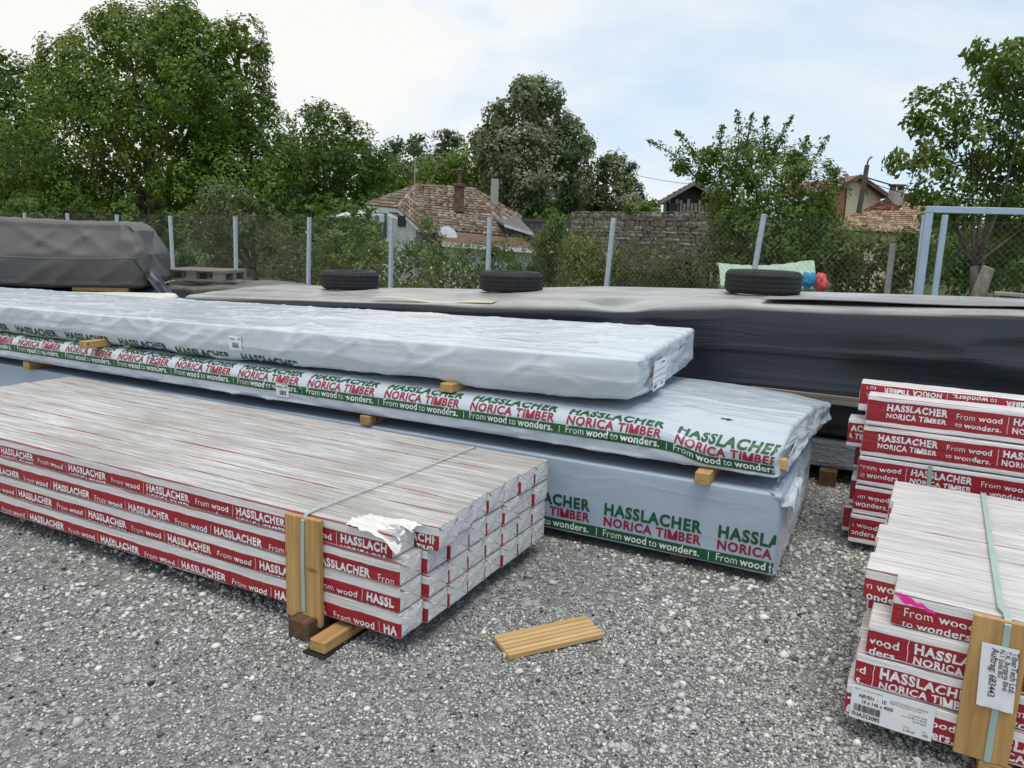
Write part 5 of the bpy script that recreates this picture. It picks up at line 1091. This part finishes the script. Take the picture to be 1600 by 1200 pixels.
# ------------------------------------------------------------------ tiled roofs
def tiled(name, P00, P10, P11, P01, rows, w, pal, parent, seed, th=.035):
    """bilinear patch: P00-P10 eave, P01-P11 ridge; every tile a curved little slab"""
    r = np.random.default_rng(seed); P00, P10, P11, P01 = [np.array(p, float) for p in (P00, P10, P11, P01)]
    nrm = np.cross(P10 - P00, P01 - P00); nrm /= np.linalg.norm(nrm); nrm *= np.sign(nrm[2]) or 1
    V, F, Cc = [], [], []; n = 0
    for i in range(rows):
        v0, v1 = i / rows - .02, (i + 1.25) / rows; a0 = P00 + (P01 - P00) * v0; b0 = P10 + (P11 - P10) * v0; a1 = P00 + (P01 - P00) * min(v1, 1.0); b1 = P10 + (P11 - P10) * min(v1, 1.0)
        L = np.linalg.norm(b0 - a0); m = max(2, int(L / w)); sag = .03 * vnoise(np.array([i * .3]), np.array([seed * 1.1]), seed=seed)[0]
        for j in range(m):
            t0, t1 = j / m + r.normal(0, .05) / m, (j + .93) / m + r.normal(0, .05) / m; lift = nrm * (th + r.uniform(0, .018) + sag * math.sin(j / m * 3)); lo = nrm * (.006 + sag * math.sin(j / m * 3))
            q = [a0 + (b0 - a0) * t0, a0 + (b0 - a0) * (t0 + t1) / 2, a0 + (b0 - a0) * t1]; p = [a1 + (b1 - a1) * t0, a1 + (b1 - a1) * (t0 + t1) / 2, a1 + (b1 - a1) * t1]
            hump = nrm * th * .9
            V += [q[0] + lift, q[1] + lift + hump, q[2] + lift, p[0] + lo, p[1] + lo + hump * .8, p[2] + lo, q[0] + lift - nrm * th, q[1] + lift + hump - nrm * th, q[2] + lift - nrm * th]
            F += [(n, n + 1, n + 4, n + 3), (n + 1, n + 2, n + 5, n + 4), (n + 6, n + 7, n + 1, n), (n + 7, n + 8, n + 2, n + 1)]; n += 9
            c = np.array(pal[r.integers(len(pal))]) * r.uniform(.7, 1.25); Cc += [c] * 9
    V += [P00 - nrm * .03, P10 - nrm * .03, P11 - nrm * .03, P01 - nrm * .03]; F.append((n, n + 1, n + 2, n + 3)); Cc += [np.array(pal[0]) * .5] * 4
    return tag(obj(name, mesh(name, V, F, False, col=np.array(Cc)), parent, (M['tile'],)), kind='stuff')
M['tile'] = m_attr('weathered_clay_tiles', .85, .3, 30, .2, .35, 4.0)
OLD = [(.20, .145, .105), (.25, .20, .15), (.17, .135, .105), (.33, .28, .21), (.21, .115, .08), (.28, .235, .18), (.23, .18, .135)]; REDT = [(.19, .065, .045), (.23, .085, .055), (.16, .06, .045), (.28, .14, .09)]; BUFF = [(.34, .22, .14), (.40, .28, .18), (.30, .16, .10), (.44, .34, .24)]
M['plaster'] = flat('pale_grey_plaster', (.52, .55, .55), .9, 0, .12, 2.5, .3, 25); M['plaster_beige'] = flat('beige_plaster', (.62, .48, .33), .9, 0, .06, 2, .15, 25); M['plaster_orange'] = flat('orange_brown_plaster', (.40, .20, .10), .9, 0, .08, 2, .15, 25)
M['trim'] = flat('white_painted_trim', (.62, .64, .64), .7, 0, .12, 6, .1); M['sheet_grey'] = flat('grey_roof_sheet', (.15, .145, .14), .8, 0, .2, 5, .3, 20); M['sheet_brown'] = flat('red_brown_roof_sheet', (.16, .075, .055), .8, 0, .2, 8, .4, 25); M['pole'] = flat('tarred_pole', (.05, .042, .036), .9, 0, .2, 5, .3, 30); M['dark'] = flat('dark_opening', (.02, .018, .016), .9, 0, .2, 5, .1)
M['brick'] = flat('old_brick', (.15, .085, .065), .9, 0, .4, 9, .5, 35); M['concrete'] = flat('grey_concrete', (.36, .34, .31), .9, 0, .15, 6, .4, 40); M['redmetal'] = flat('dark_red_metal_roof', (.16, .035, .03), .5, 0, .1, 5, .1)
t = NT('window_glass'); t.set(base=(.10, .17, .20), rough=.08, spec=.8); M['glass'] = t.m
def slab(name, pts, th, mat, parent):
    P = np.array(pts, float); n = np.cross(P[1] - P[0], P[2] - P[0]); n /= np.linalg.norm(n); n *= (np.sign(n[2]) or 1); mb = MB(); mb.prism(P, -n * th); b = mb.build(name, M[mat], parent); return b
def wall(name, A, B, zb, zA, zB, mat, parent, th=.25):
    """vertical wall from A to B (xy), tops zA and zB"""
    A, B = np.array(A[:2], float), np.array(B[:2], float); d = (B - A) / np.linalg.norm(B - A); nn = np.array([-d[1], d[0]]) * th
    if nn @ A < 0: nn = -nn
    return MB().prism([(*A, zb), (*B, zb), (*B, zB), (*A, zA)], (nn[0], nn[1], 0)).build(name, M[mat], parent)

def tiled_house():
    h = empty('tiled_house', (0, 0, 0)); tag(h, 'small old house with mossy clay-tiled hip roof and pale grey wall', 'house')
    PA = at_depth
    rl, rr_ = PA(652, 291, 30.2), PA(742, 297, 31.5); hl, hc = PA(574, 320, 31.0), PA(622, 325, 28.2); el, er = PA(655, 355, 26.6), PA(792, 369, 28.2)
    tiled('roof_tiles', el, er, rr_, rl, 17, .24, OLD, h, 5)                    # long front slope
    mid = hc; tiled('roof_tiles', hl, hc, rl + [.05, 0, 0], rl, 8, .24, OLD, h, 6)           # hip end
    tiled('roof_tiles', hc + [0, 0, -.02], el, rl + [.06, 0, 0], rl, 9, .24, OLD, h, 8)
    rb = PA(815, 338, 31.5); tiled('roof_tiles', er, rb, rr_ + [.1, 0, 0], rr_, 10, .24, OLD, h, 7)
    for a, b, nme in ((hc, el, 'barge_board'), (hl, hc, 'fascia_board'), (el, er, 'fascia_board')):
        d = b - a; mb = MB(); mb.prism([a + [0, -.05, -.03], b + [0, -.05, -.03], b + [0, -.05, -.17], a + [0, -.05, -.17]], (0, .04, 0)); mb.build(nme, M['trim'], h)
    # ridge capping
    for a, b in ((rl, rr_), (rl, hl), (rl, hc)):
        m = int(np.linalg.norm(b - a) / .36); 
        for i in range(m):
            p = a + (b - a) * (i / m) + [0, 0, .03]; q = a + (b - a) * ((i + 1.1) / m) + [0, 0, .02]; MB().tube([p, q], [.09, .075], 6, c=np.array(OLD[i % 6]) * 1.2).build('ridge_tile', M['tile'], h)
    wl, wc = PA(584, 330, 29.6), PA(650, 330, 27.0); wall('wall', wl, wc, -.1, hl[2] - .25, el[2] + .05, 'plaster', h)
    we = PA(785, 365, 28.6); wall('wall', wc + [.02, .02, 0], we, -.1, el[2] - .15, er[2] - .15, 'plaster', h)
    gx = MB(); gx.prism([(wl[0], wl[1], hl[2] - .25), (wc[0], wc[1], el[2] + .05), (hc[0], hc[1] + .5, hc[2] - .12)], (.05, .25, 0)); gx.build('gable_wall', M['plaster'], h)
    d = (wc - wl); d[2] = 0; L = np.linalg.norm(d); u = d / L; nn = np.array([u[1], -u[0], 0]); nn = nn if nn[1] < 0 else -nn
    def on_wall(px, y0, y1, w, name, mat, out=.04, frame=None):
        k = (px - 584) / 66; c = wl + d * k; zt = PA(px, y0, c[1])[2]; zb = PA(px, y1, c[1])[2]
        def q(hw, za, zc, o1, th, nm, mt, par):
            p = c + nn * o1; return MB().prism([(*(p - u * hw)[:2], za), (*(p + u * hw)[:2], za), (*(p + u * hw)[:2], zc), (*(p - u * hw)[:2], zc)], tuple(nn * th)).build(nm, M[mt], par)
        if frame:
            f = q(w / 2 + .09, zb - .09, zt + .09, .001, .03, name, frame, h); q(w / 2, zb, zt, .034, .01, 'pane', mat, f); q(.03, zb, zt, .046, .02, 'mullion', 'trim', f); q(w / 2 + .14, zb - .15, zb - .09, .002, .12, 'sill', 'trim', f)
        else: q(w / 2, zb, zt, .002, out, name, mat, h)
    on_wall(601, 333, 371, .62, 'window', 'glass', frame='trim'); on_wall(630, 337, 354, .55, 'vent_opening', 'dark'); on_wall(645, 375, 398, .3, 'window', 'glass', frame='trim')
    # canopy on the left, dark below
    slab('canopy_roof', [PA(508, 338, 30), PA(583, 341, 29.4), PA(586, 326, 30.5), PA(560, 328, 31.5)], .08, 'trim', h)
    for px in (520, 575): p = PA(px, 345, 29.8); MB().box((p[0] - .05, p[1] - .05, 0), (p[0] + .05, p[1] + .05, PA(px, 340, 29.8)[2])).build('canopy_post', M['wood_dark'], h)
    # chimney, pipe, antenna, dish
    c = PA(717, 318, 28.9); ch = MB(); z0, z1 = c[2] - .3, PA(717, 292, 28.9)[2]
    ch.box((c[0] - .17, c[1] - .17, z0), (c[0] + .17, c[1] + .17, z1)); ch.box((c[0] - .22, c[1] - .22, z1), (c[0] + .22, c[1] + .22, z1 + .12)); cc = ch.build('chimney', M['brick'], h, .01)
    MB().tube([(c[0], c[1], z1 + .12), (c[0], c[1], z1 + .62)], .06, 8).build('chimney_pipe', M['sheet_brown'], cc); MB().tube([(c[0], c[1], z1 + .60), (c[0], c[1], z1 + .66)], [.12, .02], 8).build('chimney_cap', M['sheet_brown'], cc)
    a = rl + [-.1, 0, 0]; an = MB(); an.tube([a, a + [0, 0, 1.1]], .022, 5); an.box((a[0] - .01, a[1] - .02, a[2] + .52), (a[0] + .10, a[1] + .02, a[2] + .66)); an.build('antenna_mast', M['concrete'], h)
    b = PA(667, 293, 30.4); MB().tube([b, PA(680, 272, 30.4)], .015, 4).build('roof_wire', M['concrete'], h)
    dc = PA(698, 372, 25.6); V = []; k, rn = 20, 5
    for i in range(rn):
        for j in range(k): rr2 = .36 * (i + .3) / (rn - .7); tt = 2 * math.pi * j / k; V.append((rr2 * math.cos(tt), -.35 * rr2 * rr2 * -1 - .05, rr2 * math.sin(tt) * 1.08))
    F = [(i * k + j, i * k + (j + 1) % k, (i + 1) * k + (j + 1) % k, (i + 1) * k + j) for i in range(rn - 1) for j in range(k)]
    ds = obj('satellite_dish', mesh('satellite_dish', V, F, True), h, (M['trim'],), tuple(dc)); ds.rotation_euler = (-.2, 0, .25); MB().tube([dc + [0, .1, -.1], dc + [.1, .6, -.3]], .03, 5).build('dish_arm', M['concrete'], h)
    MB().tube([dc + [0, -.02, -.34], dc + [0, -.5, -.1]], .012, 4).build('feed_arm', M['concrete'], h)
    # air conditioners
    for px, w in ((579, .42), (592, .38)):
        p = PA(px, 341, 28.6 if px > 585 else 29.0); ac = empty('air_conditioner', p, math.radians(-35)); tag(ac, 'white air-conditioner unit on the pale house wall, ' + ('left' if px < 585 else 'right') + ' one of two', 'air conditioner', 'air conditioners on the house wall')
        MB().box((-w / 2, -.12, -.15), (w / 2, .1, .15)).build('casing', M['trim'], ac, .02); MB().tube([(w * .1, -.13, 0), (w * .1, -.122, 0)], .11, 16).build('fan_grille', M['sheet_grey'], ac)
    return h
tiled_house()
def sheds():
    PA = at_depth
    s = empty('garden_shed', (0, 0, 0)); tag(s, 'low lean-to with red-brown sheet roof and white fascia below the tiled house', 'shed')
    a, b, c, d = PA(690, 378, 24.5), PA(838, 389, 25), PA(818, 372, 27.2), PA(668, 362, 26.4); slab('roof_sheet', [a, b, c, d], .06, 'sheet_brown', s); mb = MB(); mb.prism([a + [0, -.05, 0], b + [0, -.05, 0], b + [0, -.05, -.14], a + [0, -.05, -.14]], (0, .04, 0)); mb.build('fascia_board', M['trim'], s)
    wall('wall', a + [.1, .3, 0], b + [-.1, .3, 0], -.1, a[2] - .05, b[2] - .05, 'plaster', s)
    s = empty('outbuilding', (0, 0, 0)); tag(s, 'grey sheet-roofed outbuilding right of the tiled house', 'outbuilding')
    a, b, c, d = PA(788, 350, 27.8), PA(834, 364, 28), PA(806, 336, 31), PA(758, 331, 31); slab('roof_sheet', [a, b, c, d], .08, 'sheet_grey', s); wall('wall', a + [.1, .3, 0], b + [-.1, .3, 0], -.1, a[2] - .1, b[2] - .1, 'brick', s)
    mb = MB(); mb.prism([a + [0, -.05, 0], b + [0, -.05, 0], b + [0, -.05, -.10], a + [0, -.05, -.10]], (0, .04, 0)); mb.build('fascia_board', M['trim'], s)
    s = empty('long_shed', (0, 0, 0)); tag(s, 'long dark grey shed wall between the outbuilding and the stone wall', 'shed')
    a, b = PA(818, 346, 31), PA(899, 349, 30); wall('wall', a, b, -.1, a[2], b[2], 'sheet_grey', s); wall('roof_edge', a + [0, -.1, 0], b + [0, -.1, 0], a[2], a[2] + .1, b[2] + .1, 'wood_dark', s)
    for i in range(9): p = a + (b - a) * ((i + .5) / 9); MB().box((p[0] - .03, p[1] - .06, 0), (p[0] + .03, p[1] - .02, p[2] - .05)).build('wall_batten', M['sheet_grey'], s)
    # tall concrete flue
    p = PA(772, 330, 31); z1 = PA(773, 280, 31)[2]; f = MB().box((-.15, -.15, 0), (.15, .15, z1)).build('flue_pillar', M['concrete'], None, .015, loc=(p[0], p[1], 0)); tag(f, 'plain square concrete flue standing right of the tiled roof', 'chimney')
    # cable from the flue to the trees
    q0, q1 = PA(776, 322, 31), PA(905, 280, 33); t = np.linspace(0, 1, 14)[:, None]; P = q0 + (q1 - q0) * t; P[:, 2] -= 1.0 * (t * (1 - t))[:, 0] * 1.6; tag(MB().tube(P, .018, 4).build('cable', M['dark'], None), 'thin sagging cable from the concrete flue towards the stone wall', 'cable')
sheds()
def stone_wall():
    A, B = at_depth(897, 331, 27.5), at_depth(1100, 337, 24.0); o = empty('stone_wall', (A[0], A[1], 0), math.atan2(B[1] - A[1], B[0] - A[0])); tag(o, 'ruined brown rubble-stone wall behind the fence', 'stone wall')
    L = np.linalg.norm((B - A)[:2]); H = A[2]; r = random.Random(4); MB().box((0.03, .05, 0), (L, .5, H - .06)).build('mortar_core', M['mortar'], o)
    lib = []
    for k in range(9):
        b = bmesh.new(); bmesh.ops.create_cube(b, size=1.0); bmesh.ops.subdivide_edges(b, edges=b.edges[:], cuts=1, use_grid_fill=True)
        for v in b.verts:
            f = max(abs(v.co.x), abs(v.co.y), abs(v.co.z)); v.co = v.co * (1.0 if f < .6 else 1.0); v.co = v.co.lerp(v.co.normalized() * .56, .45) + Vector((r.uniform(-.06, .06), r.uniform(-.05, .05), r.uniform(-.06, .06)))
        me = bpy.data.meshes.new('stone'); b.to_mesh(me); b.free(); me.materials.append(M['stone_%d' % (k % 3)]); lib.append(me)
    z = .75; n = 0
    while z < H - .02:
        h = r.choice((.07, .09, .12, .14, .18)); x = -r.uniform(0, .1)
        if z + h > H: h = H - z + r.uniform(-.02, .03)
        while x < L:
            w = r.choice((.12, .16, .22, .3, .42)) * r.uniform(.8, 1.2); inst('stone', lib[r.randrange(9)], o, (x + w / 2, .05 + r.uniform(-.03, .02), z + h / 2), (r.uniform(-.06, .06), r.uniform(-.12, .12), r.uniform(-.06, .06)), (w * 1.04, .22 + r.uniform(0, .08), h * r.uniform(.95, 1.25))); x += w; n += 1
        z += h
M['mortar'] = flat('dark_mortar', (.10, .085, .065), .95, 0, .25, 10, .5, 40); M['stone_0'] = flat('brown_rubble_stone', (.19, .16, .125), .9, 0, .3, 5, .7, 25); M['stone_1'] = flat('tan_rubble_stone', (.27, .235, .185), .9, 0, .25, 5, .7, 25); M['stone_2'] = flat('grey_brown_rubble_stone', (.165, .14, .115), .9, 0, .3, 5, .7, 25)
stone_wall()
def barn():
    PA = at_depth; o = empty('old_barn', (0, 0, 0)); tag(o, 'old wooden barn gable with tiled roof edge, half hidden by the plum tree', 'barn')
    e, r, e2 = PA(1028, 316, 30), PA(1085, 284, 31), PA(1140, 318, 32); back = np.array([2.0, 6.0, 0])
    tiled('roof_tiles', e, e + back, r + back, r, 7, .3, OLD, o, 15); tiled('roof_tiles', e2, e2 + back, r + back, r, 7, .3, OLD, o, 16)
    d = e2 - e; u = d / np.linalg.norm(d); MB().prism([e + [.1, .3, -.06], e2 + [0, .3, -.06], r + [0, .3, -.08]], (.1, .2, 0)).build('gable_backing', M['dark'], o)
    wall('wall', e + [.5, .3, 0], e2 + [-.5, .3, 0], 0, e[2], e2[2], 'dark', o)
    for i in range(16):
        p = e + (e2 - e) * ((i + 2.0) / 19); MB().box((p[0] - .06, p[1] + .12, 1.6), (p[0] + .05, p[1] + .16, e[2] + .12 + .1 * math.sin(i * 2.3))).build('plank', M['wood_grey'], o)
    for a, b in ((e, r), (r, e2)): MB().prism([a + [0, -.08, .02], b + [0, -.08, .02], b + [0, -.08, -.14], a + [0, -.08, -.14]], (0, .05, 0)).build('barge_board', M['wood_grey'], o)
barn()
def gable_house():
    PA = at_depth; o = empty('gable_house', (0, 0, 0)); tag(o, 'beige plastered house with dark red metal gable roof in the distance on the right', 'house')
    pk, l, r = PA(1344, 273, 48), PA(1300, 297, 46.5), PA(1392, 306, 50); back = np.array([-1.2, 9, 0.0]) * .9
    for a, b in ((l, pk), (r, pk)): slab('roof_slope', [a, b, b + back, a + back], .16, 'redmetal', o)
    for a, b in ((l, pk), (pk, r)): MB().prism([a + [0, -.12, .03], b + [0, -.12, .03], b + [0, -.12, -.22], a + [0, -.12, -.22]], (0, .1, 0)).build('barge_board', M['wood_dark'], o)
    k = np.array([0, .35, 0]); m = PA(1328, 281, 47.4); wl = MB().prism([PA(1330, 300, 47.6) * [1, 1, 0] + k, r * [1, 1, 0] + k + [-.5, 0, 0], r + k + [-.5, -.1, -.05], pk + k + [0, 0, -.2], m + k + [.08, .1, -.25]], (.1, .2, 0)).build('wall', M['plaster_beige'], o)
    MB().prism([l * [1, 1, 0] + k + [.4, .3, 0], m * [1, 1, 0] + k + [.2, .3, 0], m + k + [.2, .3, -.3], l + k + [.4, .3, -.2]], (.1, .2, 0)).build('side_wall', M['plaster_orange'], o)
    o = empty('cottage', (0, 0, 0)); tag(o, 'low cottage with red and buff tiled hip roof behind the right hedge', 'house')
    a, b, c, d = PA(1340, 333, 38), PA(1418, 330, 41), PA(1425, 302, 43), PA(1395, 305, 42); tiled('roof_tiles', a, b, c, d, 10, .26, REDT, o, 31)
    a, b, c, d = PA(1400, 335, 38), PA(1470, 340, 39), PA(1432, 303, 42.5), PA(1424, 302, 42.5); tiled('roof_tiles', a, b, c, d, 11, .26, BUFF, o, 32)
    a, b, c, d = PA(1312, 360, 33), PA(1440, 366, 33.5), PA(1432, 330, 36.5), PA(1334, 330, 36.5); tiled('roof_tiles', a, b, c, d, 11, .26, BUFF, o, 33)
    wall('wall', PA(1318, 358, 33.4), PA(1436, 362, 33.8), 0, PA(1318, 360, 33.4)[2], PA(1436, 364, 33.8)[2], 'plaster_beige', o)
    p = PA(1400, 306, 41); z1 = PA(1400, 294, 41)[2]; c = MB(); c.box((p[0] - .28, p[1] - .28, p[2] - .5), (p[0] + .28, p[1] + .28, z1 - .12)); ch = c.build('chimney', M['concrete'], o)
    for i in (-1, 1): MB().box((p[0] + i * .2 - .06, p[1] - .25, z1 - .12), (p[0] + i * .2 + .06, p[1] + .25, z1 + .1)).build('chimney_pier', M['brick'], ch)
    MB().box((p[0] - .32, p[1] - .3, z1 + .1), (p[0] + .32, p[1] + .3, z1 + .18)).build('chimney_slab', M['brick'], ch)
gable_house()
def pole():
    PA = at_depth; b, tp = PA(1343, 345, 36), PA(1355, 258, 36); o = empty('utility_pole', (b[0] - .3, b[1], 0)); tag(o, 'leaning dark wooden utility pole with curved lamp arm before the beige house', 'utility pole')
    B = np.array([b[0] - .3, b[1], 0]); MB().tube([B - B, tp - B], [.15, .11], 8).build('shaft', M['pole'], o, smooth=True)
    q = [tp, PA(1356, 252, 36), PA(1359, 247, 36), PA(1363, 245, 36)]; MB().tube(np.array(q) - B, .035, 6).build('lamp_arm', M['pole'], o)
    MB().tube([PA(1350, 292, 36) - B, PA(1356, 305, 36) - B], .03, 5).build('stay', M['pole'], o)
    for i, (y0, x1, y1, s) in enumerate(((277, 1640, 318, 1.2), (283, 1640, 322, 1.6), (283, 1000, 275, 2.0))):
        p0, p1 = PA(1353, y0, 36), PA(x1, y1, 30 if x1 > 1400 else 60); t = np.linspace(0, 1, 16)[:, None]; P = p0 + (p1 - p0) * t; P[:, 2] -= s * (t * (1 - t))[:, 0]; tag(MB().tube(P, .016 if i else .03, 4).build('overhead_wire', M['dark'], None), ['upper thick wire running right from the utility pole', 'lower thin wire running right from the utility pole', 'thin wire running left from the utility pole'][i], 'wire', 'wires on the utility pole')
pole()

# ------------------------------------------------------------------ waste container with bags, stump, leaning post
def container():
    PA = at_depth; o = empty('waste_container', PA(1194, 440, 11.9) * [1, 1, 0], math.radians(-10)); o.scale = (.90, .9, 1.0); tag(o, 'pale green plastic waste container with ribbed bulging lid behind the fence', 'waste container')
    M['bin'] = flat('pale_green_plastic', (.34, .46, .34), .45, 0, .1, 6, .1); M['bin_dark'] = flat('green_plastic_body', (.20, .30, .23), .5, 0, .12, 6, .1)
    V = [(-.62, -.42, .18), (.60, -.42, .18), (.60, .40, .18), (-.62, .40, .18), (-.72, -.5, 1.08), (.70, -.5, 1.08), (.70, .48, 1.08), (-.72, .48, 1.08)]
    MB().add(V, [(0, 3, 2, 1), (0, 1, 5, 4), (1, 2, 6, 5), (2, 3, 7, 6), (3, 0, 4, 7), (4, 5, 6, 7)]).build('body', M['bin_dark'], o, .03)
    n = 26; X, Y = np.meshgrid(np.linspace(0, 1, n), np.linspace(0, 1, n), indexing='ij')
    rise = .30 + .10 * X - .06 * np.sin(X * math.pi)
    Z = 1.10 + rise * np.clip(Y * 1.6, 0, 1) ** .8; y = -.54 + .95 * Y; x = -.76 + 1.50 * X + .10 * Y * (X - .3)
    Z = Z + .012 * (np.abs(np.mod(X * 7 + Y * 1.2, 1) - .5) < .16)
    top = np.stack([x, y, Z], -1).reshape(-1, 3); bot = top - [0, 0, .03]; N = n * n; F = []
    for i in range(n - 1):
        for j in range(n - 1): a = i * n + j; F += [(a, a + n, a + n + 1, a + 1), (N + a, N + a + 1, N + a + n + 1, N + a + n)]
        F += [(i * n, N + i * n, N + i * n + n, i * n + n), (i * n + n - 1, i * n + 2 * n - 1, N + i * n + 2 * n - 1, N + i * n + n - 1)]
    for j in range(n - 1): F += [(j, j + 1, N + j + 1, N + j), ((n - 1) * n + j, N + (n - 1) * n + j, N + (n - 1) * n + j + 1, (n - 1) * n + j + 1)]
    obj('lid', mesh('lid', np.concatenate([top, bot]), F, False), o, (M['bin'],))
    MB().prism([(.70, -.5, 1.09), (.72, .46, 1.09), (.80, .46, 1.49), (.74, -.1, 1.35)], (.03, 0, 0)).build('lid_side', M['bin'], o)
    for x in (-.5, .5):
        for yy in (-.3, .3): MB().tube([(x - .02, yy, .09), (x + .02, yy, .09)], .09, 14).build('wheel', M['rubber'], o)
    MB().tube([(-.74, -.55, 1.0), (.72, -.55, 1.0)], .02, 8).build('front_rail', M['bin_dark'], o)
    def bag(px, py, w, h, c, label, seed, tail=0):
        b = bmesh.new(); bmesh.ops.create_icosphere(b, subdivisions=3, radius=1.0); p = PA(px, py, 11.2)
        for v in b.verts: k = 1 + .55 * float(fbm(np.array([v.co.x * 3.5]), np.array([v.co.y * 3.5]), np.array([v.co.z * 3.5]), seed=seed)[0]); q = v.co * k; v.co = Vector((q.x * w + tail * max(0, -q.z) * w * .5, q.y * w * .8, q.z * h))
        me = bpy.data.meshes.new('rubbish_bag'); b.to_mesh(me); b.free(); me.polygons.foreach_set('use_smooth', [True] * len(me.polygons))
        tag(obj('rubbish_bag', me, None, (flat('bag_plastic_%d' % seed, c, .3, 0, .15, 12, .8, 30),), tuple(p)), label, 'rubbish bag')
    bag(1263, 437, .11, .12, (.02, .28, .50), 'bright blue rubbish bag beside the green waste container', 5); bag(1281, 441, .10, .13, (.75, .10, .13), 'pink-red rubbish bag hanging beside the blue bag', 6, 1)
    s = PA(1265, 452, 11.7); MB
    tag(MB().box((-.28, -.2, 0), (.28, .2, s[2] + .06)).box((-.30, -.22, s[2] + .061), (.30, .22, s[2] + .10)).build('wooden_crate', M['wood_grey'], None, .006, loc=(s[0] - .04, s[1], 0), rz=-.2), 'grey crate stand under the blue and pink bags', 'crate')
container()
def stump():
    PA = at_depth; p = PA(1535, 440, 12.4); o = empty('tree_stump', (p[0], p[1], 0)); tag(o, 'sawn leaning tree stump with pale cut face behind the steel portal', 'stump'); z = PA(1540, 418, 12.4)[2]
    r = np.random.default_rng(3); mb = MB(); mb.tube([(-.12, 0, 0), (-.08, 0, z * .55), (.05, -.02, z)], [.15, .12, .095], 10); mb.build('trunk', M['bark_grey'], o, smooth=True)
    MB().tube([(.05, -.02, z - .002), (.054, -.022, z + .012)], [.088, .085], 12).build('cut_face', M['wood_pale'], o)
    for i in range(6):
        a = i * 1.1; MB().tube([(-.1, 0, z * .45), (-.1 + .16 * math.cos(a), .12 * math.sin(a), z * .6 + .05 * (i % 3))], [.06, .035], 7).build('branch_stub', M['bark_grey'], o)
    q = PA(1393, 400, 13.5); tag(MB().box((-.04, -.04, 0), (.04, .04, PA(1398, 380, 13.5)[2])).build('concrete_post', M['concrete'], None, .01, loc=(q[0], q[1], 0), rz=.3), 'leaning old concrete post in front of the hedge, left of the steel portal', 'post')
stump()
